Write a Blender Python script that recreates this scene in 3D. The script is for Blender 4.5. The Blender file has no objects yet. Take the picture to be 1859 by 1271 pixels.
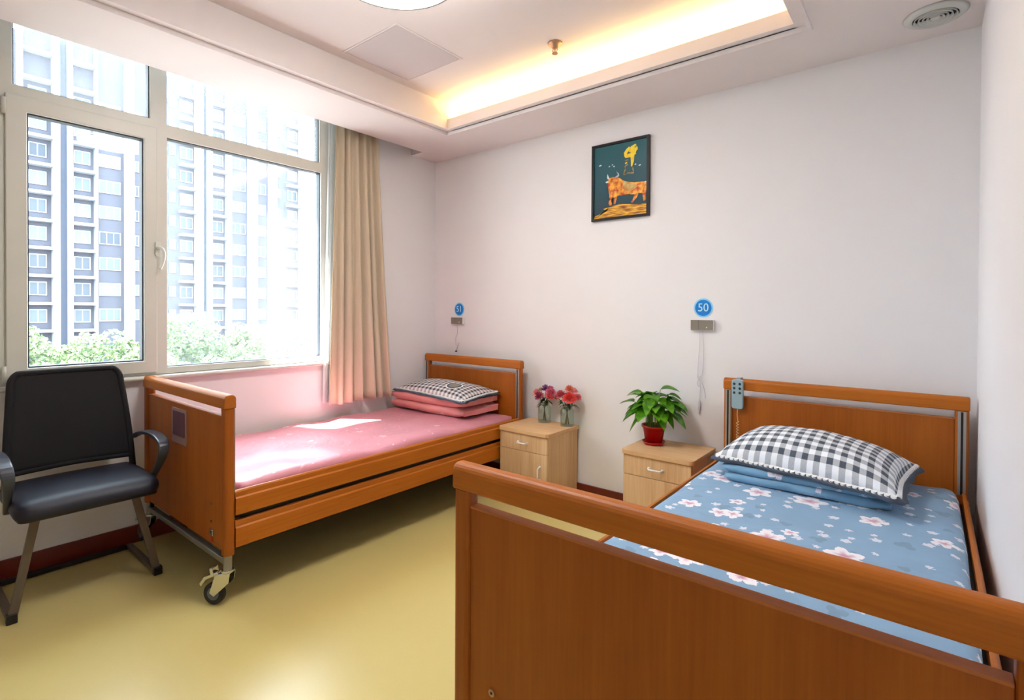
import bpy, bmesh, math, random
from mathutils import Vector, Matrix, noise
random.seed(7)
SC = bpy.context.scene
COL = SC.collection
PI = math.pi

# ------------------------------------------------------------------ camera
FW = Vector((-0.62625147, 0.77955596, -0.01007973)).normalized()
ROLL = math.radians(0.309)
rt0 = Vector((FW.y, -FW.x, 0)).normalized()
up0 = rt0.cross(FW)
RT = rt0 * math.cos(ROLL) + up0 * math.sin(ROLL)
UP = -rt0 * math.sin(ROLL) + up0 * math.cos(ROLL)
cd = bpy.data.cameras.new('camera')
cam = bpy.data.objects.new('camera', cd)
COL.objects.link(cam)
M = Matrix((RT, UP, -FW)).transposed().to_4x4()
M.translation = Vector((3.30936, -3.06304, 1.25))
cam.matrix_world = M
cd.sensor_fit = 'HORIZONTAL'
cd.sensor_width = 36.0
cd.lens = 945.786 / 1859 * 36.0
cd.shift_y = (573.194 - 635.5) / 1859
cd.clip_start = 0.02
cd.clip_end = 400
SC.camera = cam

# ------------------------------------------------------------------ world, sun, exposure
w = bpy.data.worlds.new('sky')
SC.world = w
w.use_nodes = True
bg = w.node_tree.nodes['Background']
bg.inputs[0].default_value = (0.76, 0.90, 1.0, 1)
bg.inputs[1].default_value = 6.2
sd = bpy.data.lights.new('sun', 'SUN')
sd.energy = 34
sd.angle = math.radians(0.6)
sd.color = (1.0, 0.96, 0.90)
sun = bpy.data.objects.new('sun', sd)
COL.objects.link(sun)
SUN_EL = math.radians(69.5)
sdir = Vector((0.84 * math.cos(SUN_EL), 0.54 * math.cos(SUN_EL), -math.sin(SUN_EL)))
sun.rotation_euler = sdir.to_track_quat('-Z', 'Y').to_euler()
sun.location = (-3, -5, 9)
LAMP_POWER = 18.0
COVE_POWER = 21.0
SC.view_settings.view_transform = 'Standard'
SC.view_settings.look = 'None'
SC.view_settings.gamma = 1
SC.view_settings.use_curve_mapping = False
SC.view_settings.exposure = 1.27

# ------------------------------------------------------------------ materials
def s2l(c):
    return tuple(((x / 255) / 12.92 if x / 255 <= 0.04045 else ((x / 255 + 0.055) / 1.055) ** 2.4) for x in c)

def nt(name):
    m = bpy.data.materials.new(name)
    m.use_nodes = True
    t = m.node_tree
    return m, t, t.nodes['Principled BSDF']

def lk(t, a, b):
    t.links.new(a, b)

def mathn(t, op, a, b=None, c=None):
    n = t.nodes.new('ShaderNodeMath'); n.operation = op
    for i, v in enumerate((a, b, c)):
        if v is None: continue
        if isinstance(v, (int, float)): n.inputs[i].default_value = v
        else: lk(t, v, n.inputs[i])
    return n.outputs[0]

def mixc(t, fac, a, b):
    n = t.nodes.new('ShaderNodeMix'); n.data_type = 'RGBA'
    if isinstance(fac, (int, float)): n.inputs[0].default_value = fac
    else: lk(t, fac, n.inputs[0])
    for i, v in ((6, a), (7, b)):
        if isinstance(v, tuple): n.inputs[i].default_value = (*v[:3], 1)
        else: lk(t, v, n.inputs[i])
    return n.outputs[2]

def plain(name, rgb, rough=0.6, metal=0.0, var=0.05, scale=20, bump=0.0, spec=0.5, coat=0.0):
    """a colour with a little procedural unevenness"""
    m, t, p = nt(name)
    c = s2l(rgb)
    tc = t.nodes.new('ShaderNodeTexCoord')
    nz = t.nodes.new('ShaderNodeTexNoise'); nz.inputs['Scale'].default_value = scale
    nz.inputs['Detail'].default_value = 3
    lk(t, tc.outputs['Object'], nz.inputs['Vector'])
    a = tuple(min(1, x * (1 + var)) for x in c); b = tuple(x * (1 - var) for x in c)
    lk(t, mixc(t, nz.outputs[0], b, a), p.inputs['Base Color'])
    p.inputs['Roughness'].default_value = rough
    p.inputs['Metallic'].default_value = metal
    p.inputs['Specular IOR Level'].default_value = spec
    p.inputs['Coat Weight'].default_value = coat
    if bump:
        bp = t.nodes.new('ShaderNodeBump'); bp.inputs['Strength'].default_value = bump
        bp.inputs['Distance'].default_value = 0.002
        lk(t, nz.outputs[0], bp.inputs['Height']); lk(t, bp.outputs[0], p.inputs['Normal'])
    return m

def wood(name, dark, light, axis, rough=0.35, fine=90, coat=0.15):
    m, t, p = nt(name)
    tc = t.nodes.new('ShaderNodeTexCoord')
    mp = t.nodes.new('ShaderNodeMapping')
    sc = [1.0, 1.0, 1.0]; sc[axis] = 0.035
    mp.inputs['Scale'].default_value = sc
    lk(t, tc.outputs['Object'], mp.inputs['Vector'])
    n1 = t.nodes.new('ShaderNodeTexNoise'); n1.inputs['Scale'].default_value = fine
    n1.inputs['Detail'].default_value = 5; n1.inputs['Roughness'].default_value = 0.65
    lk(t, mp.outputs[0], n1.inputs['Vector'])
    mp2 = t.nodes.new('ShaderNodeMapping')
    sc2 = [1.0, 1.0, 1.0]; sc2[axis] = 0.12
    mp2.inputs['Scale'].default_value = sc2
    lk(t, tc.outputs['Object'], mp2.inputs['Vector'])
    n2 = t.nodes.new('ShaderNodeTexNoise'); n2.inputs['Scale'].default_value = 9
    n2.inputs['Detail'].default_value = 2; n2.inputs['Distortion'].default_value = 0.6
    lk(t, mp2.outputs[0], n2.inputs['Vector'])
    f = mathn(t, 'ADD', mathn(t, 'MULTIPLY', n1.outputs[0], 0.55), mathn(t, 'MULTIPLY', n2.outputs[0], 0.45))
    r = t.nodes.new('ShaderNodeMapRange'); r.inputs[1].default_value = 0.35; r.inputs[2].default_value = 0.65
    lk(t, f, r.inputs[0])
    lk(t, mixc(t, r.outputs[0], s2l(dark), s2l(light)), p.inputs['Base Color'])
    p.inputs['Roughness'].default_value = rough
    p.inputs['Coat Weight'].default_value = coat
    p.inputs['Specular IOR Level'].default_value = 0.35
    p.inputs['Coat Roughness'].default_value = 0.25
    return m

def gingham(name, light, dark, cell, uvscale=1.0):
    m, t, p = nt(name)
    uv = t.nodes.new('ShaderNodeUVMap'); uv.uv_map = 'UVMap'
    sp = t.nodes.new('ShaderNodeSeparateXYZ'); lk(t, uv.outputs[0], sp.inputs[0])
    def stripe(o):
        f = mathn(t, 'FRACT', mathn(t, 'DIVIDE', o, cell * 2))
        return mathn(t, 'GREATER_THAN', f, 0.5)
    s = mathn(t, 'MULTIPLY', mathn(t, 'ADD', stripe(sp.outputs[0]), stripe(sp.outputs[1])), 0.5)
    nz = t.nodes.new('ShaderNodeTexNoise'); nz.inputs['Scale'].default_value = 260
    lk(t, uv.outputs[0], nz.inputs['Vector'])
    s2 = mathn(t, 'ADD', s, mathn(t, 'MULTIPLY', mathn(t, 'SUBTRACT', nz.outputs[0], 0.5), 0.25))
    cr = t.nodes.new('ShaderNodeClamp'); lk(t, s2, cr.inputs[0])
    lk(t, mixc(t, cr.outputs[0], s2l(light), s2l(dark)), p.inputs['Base Color'])
    p.inputs['Roughness'].default_value = 0.85
    return m

def flower_layer(t, vec, scale, size, keep, seed, petals=5, soft=0.03):
    """mask and centre distance of five-petalled flowers scattered by voronoi cells"""
    ad = t.nodes.new('ShaderNodeVectorMath'); ad.operation = 'ADD'; ad.inputs[1].default_value = (seed, seed * 0.37, 0)
    lk(t, vec, ad.inputs[0])
    vo = t.nodes.new('ShaderNodeTexVoronoi'); vo.voronoi_dimensions = '2D'
    vo.inputs['Scale'].default_value = scale; vo.inputs['Randomness'].default_value = 0.75
    lk(t, ad.outputs[0], vo.inputs['Vector'])
    s0 = t.nodes.new('ShaderNodeVectorMath'); s0.operation = 'SUBTRACT'
    lk(t, ad.outputs[0], s0.inputs[0]); lk(t, vo.outputs['Position'], s0.inputs[1])
    sc = t.nodes.new('ShaderNodeVectorMath'); sc.operation = 'MULTIPLY'; sc.inputs[1].default_value = (1, 1, 0)
    lk(t, s0.outputs[0], sc.inputs[0])
    sp = t.nodes.new('ShaderNodeSeparateXYZ'); lk(t, sc.outputs[0], sp.inputs[0])
    ang = mathn(t, 'ARCTAN2', sp.outputs[1], sp.outputs[0])
    cs = t.nodes.new('ShaderNodeSeparateXYZ'); lk(t, vo.outputs['Color'], cs.inputs[0])
    ang = mathn(t, 'ADD', ang, mathn(t, 'MULTIPLY', cs.outputs[2], 6.28))
    ln = t.nodes.new('ShaderNodeVectorMath'); ln.operation = 'LENGTH'; lk(t, sc.outputs[0], ln.inputs[0])
    wob = mathn(t, 'ABSOLUTE', mathn(t, 'COSINE', mathn(t, 'MULTIPLY', ang, petals / 2)))
    rad = mathn(t, 'MULTIPLY', mathn(t, 'ADD', 0.55, mathn(t, 'MULTIPLY', wob, 0.45)), size)
    rad = mathn(t, 'MULTIPLY', rad, mathn(t, 'ADD', 0.6, mathn(t, 'MULTIPLY', cs.outputs[1], 0.5)))
    q = mathn(t, 'DIVIDE', ln.outputs['Value'], rad)
    inside = mathn(t, 'LESS_THAN', q, 1.0)
    on = mathn(t, 'LESS_THAN', cs.outputs[0], keep)
    return mathn(t, 'MULTIPLY', inside, on), q

def floral(name, base, petal, heart, rough=0.7, big=(4.2, 0.058, 0.62), small=(13, 0.018, 0.40), uv=False, wrinkle=0.25, coat=0.0, clusters=True):
    m, t, p = nt(name)
    tc = t.nodes.new('ShaderNodeTexCoord')
    s_ = t.nodes.new('ShaderNodeSeparateXYZ'); lk(t, tc.outputs['Object'], s_.inputs[0])
    cb = t.nodes.new('ShaderNodeCombineXYZ'); lk(t, s_.outputs[0], cb.inputs[0])
    lk(t, mathn(t, 'SUBTRACT', s_.outputs[1], s_.outputs[2]), cb.inputs[1])
    src = cb.outputs[0]
    nz = t.nodes.new('ShaderNodeTexNoise'); nz.inputs['Scale'].default_value = 60; lk(t, src, nz.inputs['Vector'])
    wn = t.nodes.new('ShaderNodeVectorMath'); wn.operation = 'SCALE'; wn.inputs[3].default_value = 0.020
    lk(t, nz.outputs['Color'], wn.inputs[0])
    ad = t.nodes.new('ShaderNodeVectorMath'); ad.operation = 'ADD'; lk(t, src, ad.inputs[0]); lk(t, wn.outputs[0], ad.inputs[1])
    v = ad.outputs[0]
    m1, q1 = flower_layer(t, v, *big, 3.1)
    m2, q2 = flower_layer(t, v, *small, 8.7)
    if clusters:
        m3, q3 = flower_layer(t, v, big[0] * 1.25, big[1] * 0.85, big[2] * 0.6, 14.3)
    n2 = t.nodes.new('ShaderNodeTexNoise'); n2.inputs['Scale'].default_value = 5; lk(t, src, n2.inputs['Vector'])
    b = s2l(base)
    col = mixc(t, n2.outputs[0], tuple(x * 0.86 for x in b), tuple(min(1, x * 1.14) for x in b))
    if clusters:
        lf, ql = flower_layer(t, v, 9.0, 0.028, 0.35, 21.7, petals=3)
        col = mixc(t, mathn(t, 'MULTIPLY', lf, 0.45), col, tuple(x * 0.55 for x in b))
    col = mixc(t, mathn(t, 'MULTIPLY', m2, 0.75), col, s2l(petal))
    def bloom(col, mk, q):
        r = t.nodes.new('ShaderNodeMapRange'); r.inputs[1].default_value = 0.12; r.inputs[2].default_value = 0.62
        lk(t, q, r.inputs[0])
        pc = mixc(t, r.outputs[0], s2l(heart), s2l(petal))
        return mixc(t, mk, col, pc)
    if clusters: col = bloom(col, m3, q3)
    col = bloom(col, m1, q1)
    lk(t, col, p.inputs['Base Color'])
    p.inputs['Roughness'].default_value = rough
    p.inputs['Coat Weight'].default_value = coat
    p.inputs['Coat Roughness'].default_value = 0.42
    p.inputs['Sheen Weight'].default_value = 0.1
    n3 = t.nodes.new('ShaderNodeTexNoise'); n3.inputs['Scale'].default_value = 7; n3.inputs['Detail'].default_value = 3
    n3.inputs['Distortion'].default_value = 1.2
    lk(t, src, n3.inputs['Vector'])
    bp = t.nodes.new('ShaderNodeBump'); bp.inputs['Strength'].default_value = wrinkle; bp.inputs['Distance'].default_value = 0.03
    lk(t, n3.outputs[0], bp.inputs['Height']); lk(t, bp.outputs[0], p.inputs['Normal'])
    return m

def glass(name, tint=(1, 1, 1), refl=1.0, haze=0.0, hazecol=(0.9, 0.95, 1.0)):
    """clear sheet: lets light straight through, mirrors at grazing angles, optional milky film that paints in sun glare"""
    m = bpy.data.materials.new(name); m.use_nodes = True; t = m.node_tree
    t.nodes.clear()
    out = t.nodes.new('ShaderNodeOutputMaterial')
    tr = t.nodes.new('ShaderNodeBsdfTransparent'); tr.inputs[0].default_value = (*tint, 1)
    gl = t.nodes.new('ShaderNodeBsdfGlossy'); gl.inputs['Roughness'].default_value = 0.0
    lw = t.nodes.new('ShaderNodeLayerWeight')
    f = mathn(t, 'MULTIPLY', mathn(t, 'ADD', 0.075, mathn(t, 'MULTIPLY', mathn(t, 'POWER', lw.outputs['Facing'], 5.0), 0.9)), refl)
    mx = t.nodes.new('ShaderNodeMixShader'); lk(t, f, mx.inputs[0]); lk(t, tr.outputs[0], mx.inputs[1]); lk(t, gl.outputs[0], mx.inputs[2])
    last = mx.outputs[0]
    if haze:
        nz = t.nodes.new('ShaderNodeTexNoise'); nz.inputs['Scale'].default_value = 3
        tc = t.nodes.new('ShaderNodeTexCoord'); lk(t, tc.outputs['Object'], nz.inputs['Vector'])
        tl = t.nodes.new('ShaderNodeBsdfTranslucent'); tl.inputs[0].default_value = (*hazecol, 1)
        df = t.nodes.new('ShaderNodeBsdfDiffuse'); df.inputs[0].default_value = (*hazecol, 1)
        m2 = t.nodes.new('ShaderNodeMixShader'); m2.inputs[0].default_value = 0.3
        lk(t, tl.outputs[0], m2.inputs[1]); lk(t, df.outputs[0], m2.inputs[2])
        m3 = t.nodes.new('ShaderNodeMixShader')
        lk(t, mathn(t, 'MULTIPLY', mathn(t, 'ADD', 0.9, mathn(t, 'MULTIPLY', nz.outputs[0], 0.2)), haze), m3.inputs[0])
        lk(t, last, m3.inputs[1]); lk(t, m2.outputs[0], m3.inputs[2]); last = m3.outputs[0]
    lk(t, last, out.inputs[0])
    return m

def emis(name, col, strength):
    m, t, p = nt(name)
    p.inputs['Base Color'].default_value = (0.9, 0.9, 0.88, 1)
    p.inputs['Emission Color'].default_value = (*col, 1)
    p.inputs['Emission Strength'].default_value = strength
    nz = t.nodes.new('ShaderNodeTexNoise'); nz.inputs['Scale'].default_value = 4
    lk(t, mixc(t, nz.outputs[0], (0.88, 0.88, 0.86), (0.92, 0.92, 0.9)), p.inputs['Base Color'])
    return m

def cloth(name, rgb, transl=0.0, rough=0.9):
    m, t, p = nt(name)
    tc = t.nodes.new('ShaderNodeTexCoord')
    nz = t.nodes.new('ShaderNodeTexNoise'); nz.inputs['Scale'].default_value = 300; lk(t, tc.outputs['Object'], nz.inputs['Vector'])
    c = s2l(rgb)
    col = mixc(t, nz.outputs[0], tuple(x * 0.9 for x in c), tuple(min(1, x * 1.08) for x in c))
    lk(t, col, p.inputs['Base Color']); p.inputs['Roughness'].default_value = rough
    if transl:
        tl = t.nodes.new('ShaderNodeBsdfTranslucent'); lk(t, col, tl.inputs[0])
        mx = t.nodes.new('ShaderNodeMixShader'); mx.inputs[0].default_value = transl
        lk(t, p.outputs[0], mx.inputs[1]); lk(t, tl.outputs[0], mx.inputs[2])
        lk(t, mx.outputs[0], t.nodes['Material Output'].inputs[0])
    return m

MT = dict(
    wall=plain('white_paint', (233, 230, 231), 0.75, var=0.012, scale=6, bump=0.05),
    ceil=plain('ceiling_paint', (230, 222, 221), 0.8, var=0.01, scale=5),
    pvc=plain('window_plastic', (205, 205, 196), 0.35, var=0.02),
    gasket=plain('rubber_gasket', (18, 30, 45), 0.5),
    base=plain('skirting', (104, 30, 14), 0.35, var=0.15, scale=12),
    bedp=wood('bed_wood_upright', (150, 74, 10), (170, 92, 18), 2, rough=0.48, coat=0.0),
    bedx=wood('bed_wood_across', (168, 90, 14), (190, 108, 24), 0, rough=0.48, coat=0.0),
    bedy=wood('bed_wood_lengthwise', (168, 90, 14), (190, 108, 24), 1, rough=0.45, coat=0.03),
    bedin=wood('bed_wood_edge', (172, 96, 44), (192, 116, 60), 0, rough=0.55, coat=0.0),
    oaku=wood('oak_upright', (198, 156, 110), (226, 190, 146), 2, rough=0.5, fine=70, coat=0.0),
    oakx=wood('oak_across', (204, 160, 112), (226, 186, 138), 0, rough=0.45, fine=70, coat=0.0),
    steel=plain('grey_steel', (150, 148, 140), 0.4, 0.6),
    chrome=plain('chrome', (215, 215, 210), 0.18, 1.0),
    alu=plain('aluminium_track', (178, 172, 165), 0.35, 0.7),
    black=plain('black_plastic', (14, 14, 16), 0.4),
    darkm=plain('dark_metal', (24, 22, 20), 0.5, 0.3),
    rubber=plain('black_rubber', (26, 26, 28), 0.6),
    hubm=plain('grey_hub', (96, 108, 120), 0.5),
    vinyl=plain('black_vinyl', (14, 16, 34), 0.52, var=0.1, scale=30, bump=0.1),
    mesh=plain('black_mesh_fabric', (11, 9, 14), 0.85, var=0.3, scale=400, bump=0.3),
    armp=plain('grey_armrest', (62, 66, 76), 0.3, var=0.05),
    legm=plain('brushed_leg', (104, 92, 80), 0.4, 0.5),
    curtain=cloth('beige_curtain', (222, 207, 182), 0.22),
    sheer=cloth('white_sheer', (240, 244, 246), 0.6),
    pink=floral('pink_print', (224, 142, 140), (240, 196, 190), (226, 150, 150), rough=0.55, big=(5.5, 0.024, 0.45), small=(16, 0.007, 0.25), wrinkle=0.35, coat=0.05, clusters=False),
    pinksheet=floral('pink_sheet', (208, 134, 146), (246, 206, 212), (226, 150, 150), rough=0.45, big=(4.5, 0.026, 0.40), small=(14, 0.008, 0.22), wrinkle=0.35, coat=0.45, clusters=False),
    blue=floral('blue_floral', (132, 168, 200), (244, 240, 246), (206, 150, 176), big=(4.6, 0.060, 0.68), small=(14, 0.018, 0.50)),
    bluef=floral('blue_floral_folded', (118, 164, 196), (232, 228, 236), (196, 140, 168), big=(4.0, 0.045, 0.3), small=(13, 0.012, 0.25)),
    ging=gingham('gingham', (238, 242, 248), (72, 82, 96), 0.0245),
    ging2=gingham('small_check', (226, 218, 216), (50, 56, 70), 0.0175),
    flange=plain('grey_flange', (88, 100, 118), 0.85, var=0.1, scale=80),
    white=plain('white_trim', (240, 242, 244), 0.8),
    pot=plain('red_plastic', (176, 8, 10), 0.35, var=0.05),
    soil=plain('soil', (52, 30, 18), 0.95, var=0.4, scale=120, bump=0.5),
    stem=plain('green_stem', (120, 158, 62), 0.5),
    bottle=glass('bottle_glass', (0.90, 0.96, 0.92), 1.3),
    blueplate=plain('blue_sign', (0, 128, 214), 0.4),
    paleblue=plain('pale_blue_ring', (150, 214, 250), 0.5),
    signtxt=plain('sign_digits', (196, 236, 252), 0.5),
    panel=plain('taupe_panel', (132, 124, 112), 0.45, var=0.04),
    pwhite=plain('white_plastic', (226, 224, 226), 0.4),
    cord=plain('white_cord', (206, 204, 214), 0.6),
    remote=plain('grey_remote', (148, 172, 180), 0.4),
    btn=plain('dark_button', (34, 46, 52), 0.5),
    coil=plain('cream_cable', (216, 180, 128), 0.5),
    frame=plain('black_frame', (12, 10, 10), 0.3),
    vent=plain('vent_plastic', (206, 208, 204), 0.5),
    ventd=plain('vent_gap', (22, 22, 22), 0.8),
    hatch=plain('hatch_panel', (206, 198, 200), 0.7, var=0.01),
    brass=plain('sprinkler_metal', (190, 150, 120), 0.35, 0.7),
    lampside=emis('lamp_side', (1.0, 0.985, 0.97), 2.0),
    lamp=emis('lamp_diffuser', (1.0, 0.985, 0.97), LAMP_POWER),
    led=emis('warm_led', (1.0, 0.66, 0.22), COVE_POWER),
    red=plain('red_sticker', (178, 30, 10), 0.5),
    violet=plain('violet_card', (92, 50, 62), 0.45),
    holder=plain('card_holder', (150, 118, 112), 0.4),
)

def floor_mat():
    m, t, p = nt('yellow_vinyl_floor')
    tc = t.nodes.new('ShaderNodeTexCoord')
    n1 = t.nodes.new('ShaderNodeTexNoise'); n1.inputs['Scale'].default_value = 1.6; n1.inputs['Detail'].default_value = 4
    n2 = t.nodes.new('ShaderNodeTexNoise'); n2.inputs['Scale'].default_value = 180
    lk(t, tc.outputs['Object'], n1.inputs['Vector']); lk(t, tc.outputs['Object'], n2.inputs['Vector'])
    f = mathn(t, 'ADD', mathn(t, 'MULTIPLY', n1.outputs[0], 0.6), mathn(t, 'MULTIPLY', n2.outputs[0], 0.4))
    lk(t, mixc(t, f, s2l((200, 180, 112)), s2l((210, 192, 126))), p.inputs['Base Color'])
    p.inputs['Roughness'].default_value = 0.30
    p.inputs['Specular IOR Level'].default_value = 0.6
    return m
MT['floor'] = floor_mat()

def leaf_mat(name, a, b, transl=0.3):
    m, t, p = nt(name)
    tc = t.nodes.new('ShaderNodeTexCoord')
    nz = t.nodes.new('ShaderNodeTexNoise'); nz.inputs['Scale'].default_value = 14
    lk(t, tc.outputs['Object'], nz.inputs['Vector'])
    r = t.nodes.new('ShaderNodeMapRange'); r.inputs[1].default_value = 0.35; r.inputs[2].default_value = 0.65
    lk(t, nz.outputs[0], r.inputs[0])
    col = mixc(t, r.outputs[0], s2l(a), s2l(b))
    lk(t, col, p.inputs['Base Color']); p.inputs['Roughness'].default_value = 0.35
    tl = t.nodes.new('ShaderNodeBsdfTranslucent'); lk(t, col, tl.inputs[0])
    mx = t.nodes.new('ShaderNodeMixShader'); mx.inputs[0].default_value = transl
    lk(t, p.outputs[0], mx.inputs[1]); lk(t, tl.outputs[0], mx.inputs[2])
    lk(t, mx.outputs[0], t.nodes['Material Output'].inputs[0])
    return m
MT['leaf'] = leaf_mat('pothos_leaf', (38, 104, 14), (116, 184, 34))
MT['bleaf'] = leaf_mat('bouquet_leaf', (22, 54, 26), (52, 88, 38))
MT['tree'] = leaf_mat('tree_leaf', (78, 98, 70), (124, 142, 100), 0.45)
MT['bark'] = plain('bark', (96, 80, 64), 0.9, var=0.2)

# ------------------------------------------------------------------ object helpers
ORG = {}
def tag(o, label=None, cat=None, group=None, kind=None):
    if label: o['label'] = label
    if cat: o['category'] = cat
    if group: o['group'] = group
    if kind: o['kind'] = kind
    return o

def thing(name, loc, label, cat, group=None):
    o = bpy.data.objects.new(name, None); COL.objects.link(o)
    o.empty_display_size = 0.05
    o.location = loc; ORG[o] = Vector(loc)
    return tag(o, label, cat, group)

def obj(name, bm, m, parent=None, smooth=False, origin=None, label=None, bevel=0, sub=0, angle=40):
    """bmesh in world coordinates -> one mesh object, its origin at the base of its bounds"""
    if not bm.verts: raise RuntimeError(name)
    if origin is None:
        xs = [v.co.x for v in bm.verts]; ys = [v.co.y for v in bm.verts]; zs = [v.co.z for v in bm.verts]
        origin = Vector(((min(xs) + max(xs)) / 2, (min(ys) + max(ys)) / 2, min(zs)))
    origin = Vector(origin)
    for v in bm.verts: v.co -= origin
    bmesh.ops.recalc_face_normals(bm, faces=bm.faces)
    me = bpy.data.meshes.new(name); bm.to_mesh(me); bm.free()
    for mm in (m if isinstance(m, list) else [m]): me.materials.append(MT[mm] if isinstance(mm, str) else mm)
    o = bpy.data.objects.new(name, me); COL.objects.link(o)
    ORG[o] = origin
    if parent: o.parent = parent; o.location = origin - ORG[parent]
    else: o.location = origin
    if smooth:
        for f in me.polygons: f.use_smooth = True
    if bevel:
        b = o.modifiers.new('bevel', 'BEVEL'); b.width = bevel; b.segments = 3; b.limit_method = 'ANGLE'; b.angle_limit = math.radians(angle)
        b.harden_normals = False
    if sub:
        s = o.modifiers.new('sub', 'SUBSURF'); s.levels = sub; s.render_levels = sub
    if label: o['label'] = label
    return o

def B(): return bmesh.new()

def box(bm, x0, x1, y0, y1, z0, z1, mi=0):
    vs = [bm.verts.new((x, y, z)) for z in (z0, z1) for y in (y0, y1) for x in (x0, x1)]
    for f in ((0, 2, 3, 1), (4, 5, 7, 6), (0, 1, 5, 4), (2, 6, 7, 3), (0, 4, 6, 2), (1, 3, 7, 5)):
        fc = bm.faces.new([vs[i] for i in f]); fc.material_index = mi
    return vs

def bx(*a): bm = B(); box(bm, *a); return bm

def tube(bm, pts, r, seg=10, cap=True, mi=0):
    pts = [Vector(p) for p in pts]
    rs = r if isinstance(r, (list, tuple)) else [r] * len(pts)
    rings = []
    prev = None
    for i, p in enumerate(pts):
        d = (pts[min(i + 1, len(pts) - 1)] - pts[max(i - 1, 0)]).normalized()
        if prev is None:
            a = Vector((0, 0, 1)) if abs(d.z) < 0.9 else Vector((1, 0, 0))
            n = d.cross(a).normalized()
        else:
            n = (prev - d * prev.dot(d)).normalized()
        prev = n
        b = d.cross(n)
        rings.append([bm.verts.new(p + (n * math.cos(k / seg * 2 * PI) + b * math.sin(k / seg * 2 * PI)) * rs[i]) for k in range(seg)])
    for i in range(len(rings) - 1):
        for k in range(seg):
            f = bm.faces.new((rings[i][k], rings[i][(k + 1) % seg], rings[i + 1][(k + 1) % seg], rings[i + 1][k])); f.smooth = True; f.material_index = mi
    if cap:
        f = bm.faces.new(rings[0][::-1]); f.material_index = mi
        f = bm.faces.new(rings[-1]); f.material_index = mi

def flatbar(bm, pts, wdt, thk, side):
    """rectangular tube along pts; side = direction of its width"""
    pts = [Vector(p) for p in pts]; side = Vector(side).normalized()
    rings = []
    for i, p in enumerate(pts):
        d = (pts[min(i + 1, len(pts) - 1)] - pts[max(i - 1, 0)]).normalized()
        n = d.cross(side).normalized()
        ww = wdt[i] if isinstance(wdt, (list, tuple)) else wdt
        tt = thk[i] if isinstance(thk, (list, tuple)) else thk
        rings.append([bm.verts.new(p + side * ww / 2 * a + n * tt / 2 * b) for a, b in ((-1, -1), (1, -1), (1, 1), (-1, 1))])
    for i in range(len(rings) - 1):
        for k in range(4):
            bm.faces.new((rings[i][k], rings[i][(k + 1) % 4], rings[i + 1][(k + 1) % 4], rings[i + 1][k]))
    bm.faces.new(rings[0][::-1]); bm.faces.new(rings[-1])

def lathe(bm, cx, cy, prof, seg=32, axis='z', mi=0, smooth=True):
    rings = []
    for r, z in prof:
        if axis == 'z': rings.append([bm.verts.new((cx + r * math.cos(2 * PI * k / seg), cy + r * math.sin(2 * PI * k / seg), z)) for k in range(seg)])
    for i in range(len(rings) - 1):
        for k in range(seg):
            f = bm.faces.new((rings[i][k], rings[i][(k + 1) % seg], rings[i + 1][(k + 1) % seg], rings[i + 1][k])); f.smooth = smooth; f.material_index = mi
    return rings

def disc(bm, c, r, axis, h, seg=32, r2=None):
    """closed cylinder from c along axis by h"""
    c = Vector(c); ax = Vector(axis).normalized()
    a = Vector((0, 0, 1)) if abs(ax.z) < 0.9 else Vector((1, 0, 0))
    n = ax.cross(a).normalized(); b = ax.cross(n)
    r2 = r if r2 is None else r2
    A = [bm.verts.new(c + (n * math.cos(2 * PI * k / seg) + b * math.sin(2 * PI * k / seg)) * r) for k in range(seg)]
    Bv = [bm.verts.new(c + ax * h + (n * math.cos(2 * PI * k / seg) + b * math.sin(2 * PI * k / seg)) * r2) for k in range(seg)]
    for k in range(seg):
        bm.faces.new((A[k], A[(k + 1) % seg], Bv[(k + 1) % seg], Bv[k]))
    bm.faces.new(A[::-1]); bm.faces.new(Bv)

def arc(cx, cy, r, a0, a1, n):
    return [(cx + r * math.cos(math.radians(a0 + (a1 - a0) * i / n)), cy + r * math.sin(math.radians(a0 + (a1 - a0) * i / n))) for i in range(n + 1)]

def spline(pts, n=8):
    """catmull-rom through 3d points"""
    P = [Vector(p) for p in pts]; P = [P[0] * 2 - P[1]] + P + [P[-1] * 2 - P[-2]]
    out = []
    for i in range(1, len(P) - 2):
        for k in range(n):
            t = k / n
            out.append(0.5 * ((2 * P[i]) + (-P[i - 1] + P[i + 1]) * t + (2 * P[i - 1] - 5 * P[i] + 4 * P[i + 1] - P[i + 2]) * t * t + (-P[i - 1] + 3 * P[i] - 3 * P[i + 1] + P[i + 2]) * t ** 3))
    out.append(P[-2])
    return out

def prism(bm, poly, ax, a0, a1, mi=0):
    """poly of 2d points extruded along axis ax ('x': poly=(y,z), 'y': (x,z), 'z': (x,y))"""
    def mk(p, a):
        return {'x': (a, p[0], p[1]), 'y': (p[0], a, p[1]), 'z': (p[0], p[1], a)}[ax]
    A = [bm.verts.new(mk(p, a0)) for p in poly]; C = [bm.verts.new(mk(p, a1)) for p in poly]
    n = len(poly)
    for i in range(n):
        f = bm.faces.new((A[i], A[(i + 1) % n], C[(i + 1) % n], C[i])); f.material_index = mi
    f = bm.faces.new(A[::-1]); f.material_index = mi
    f = bm.faces.new(C); f.material_index = mi

def rrect(x0, x1, y0, y1, r, n=5):
    rs = r if isinstance(r, (list, tuple)) else [r] * 4      # corner radii: (x1,y1),(x0,y1),(x0,y0),(x1,y0)
    pts = []
    for (cx, cy, a), rr in zip(((x1, y1, 0), (x0, y1, 90), (x0, y0, 180), (x1, y0, 270)), rs):
        if rr <= 0: pts.append((cx, cy)); continue
        sx = -1 if cx == x1 else 1; sy = -1 if cy == y1 else 1
        pts += arc(cx + sx * rr, cy + sy * rr, rr, a, a + 90, n)
    return pts

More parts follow.
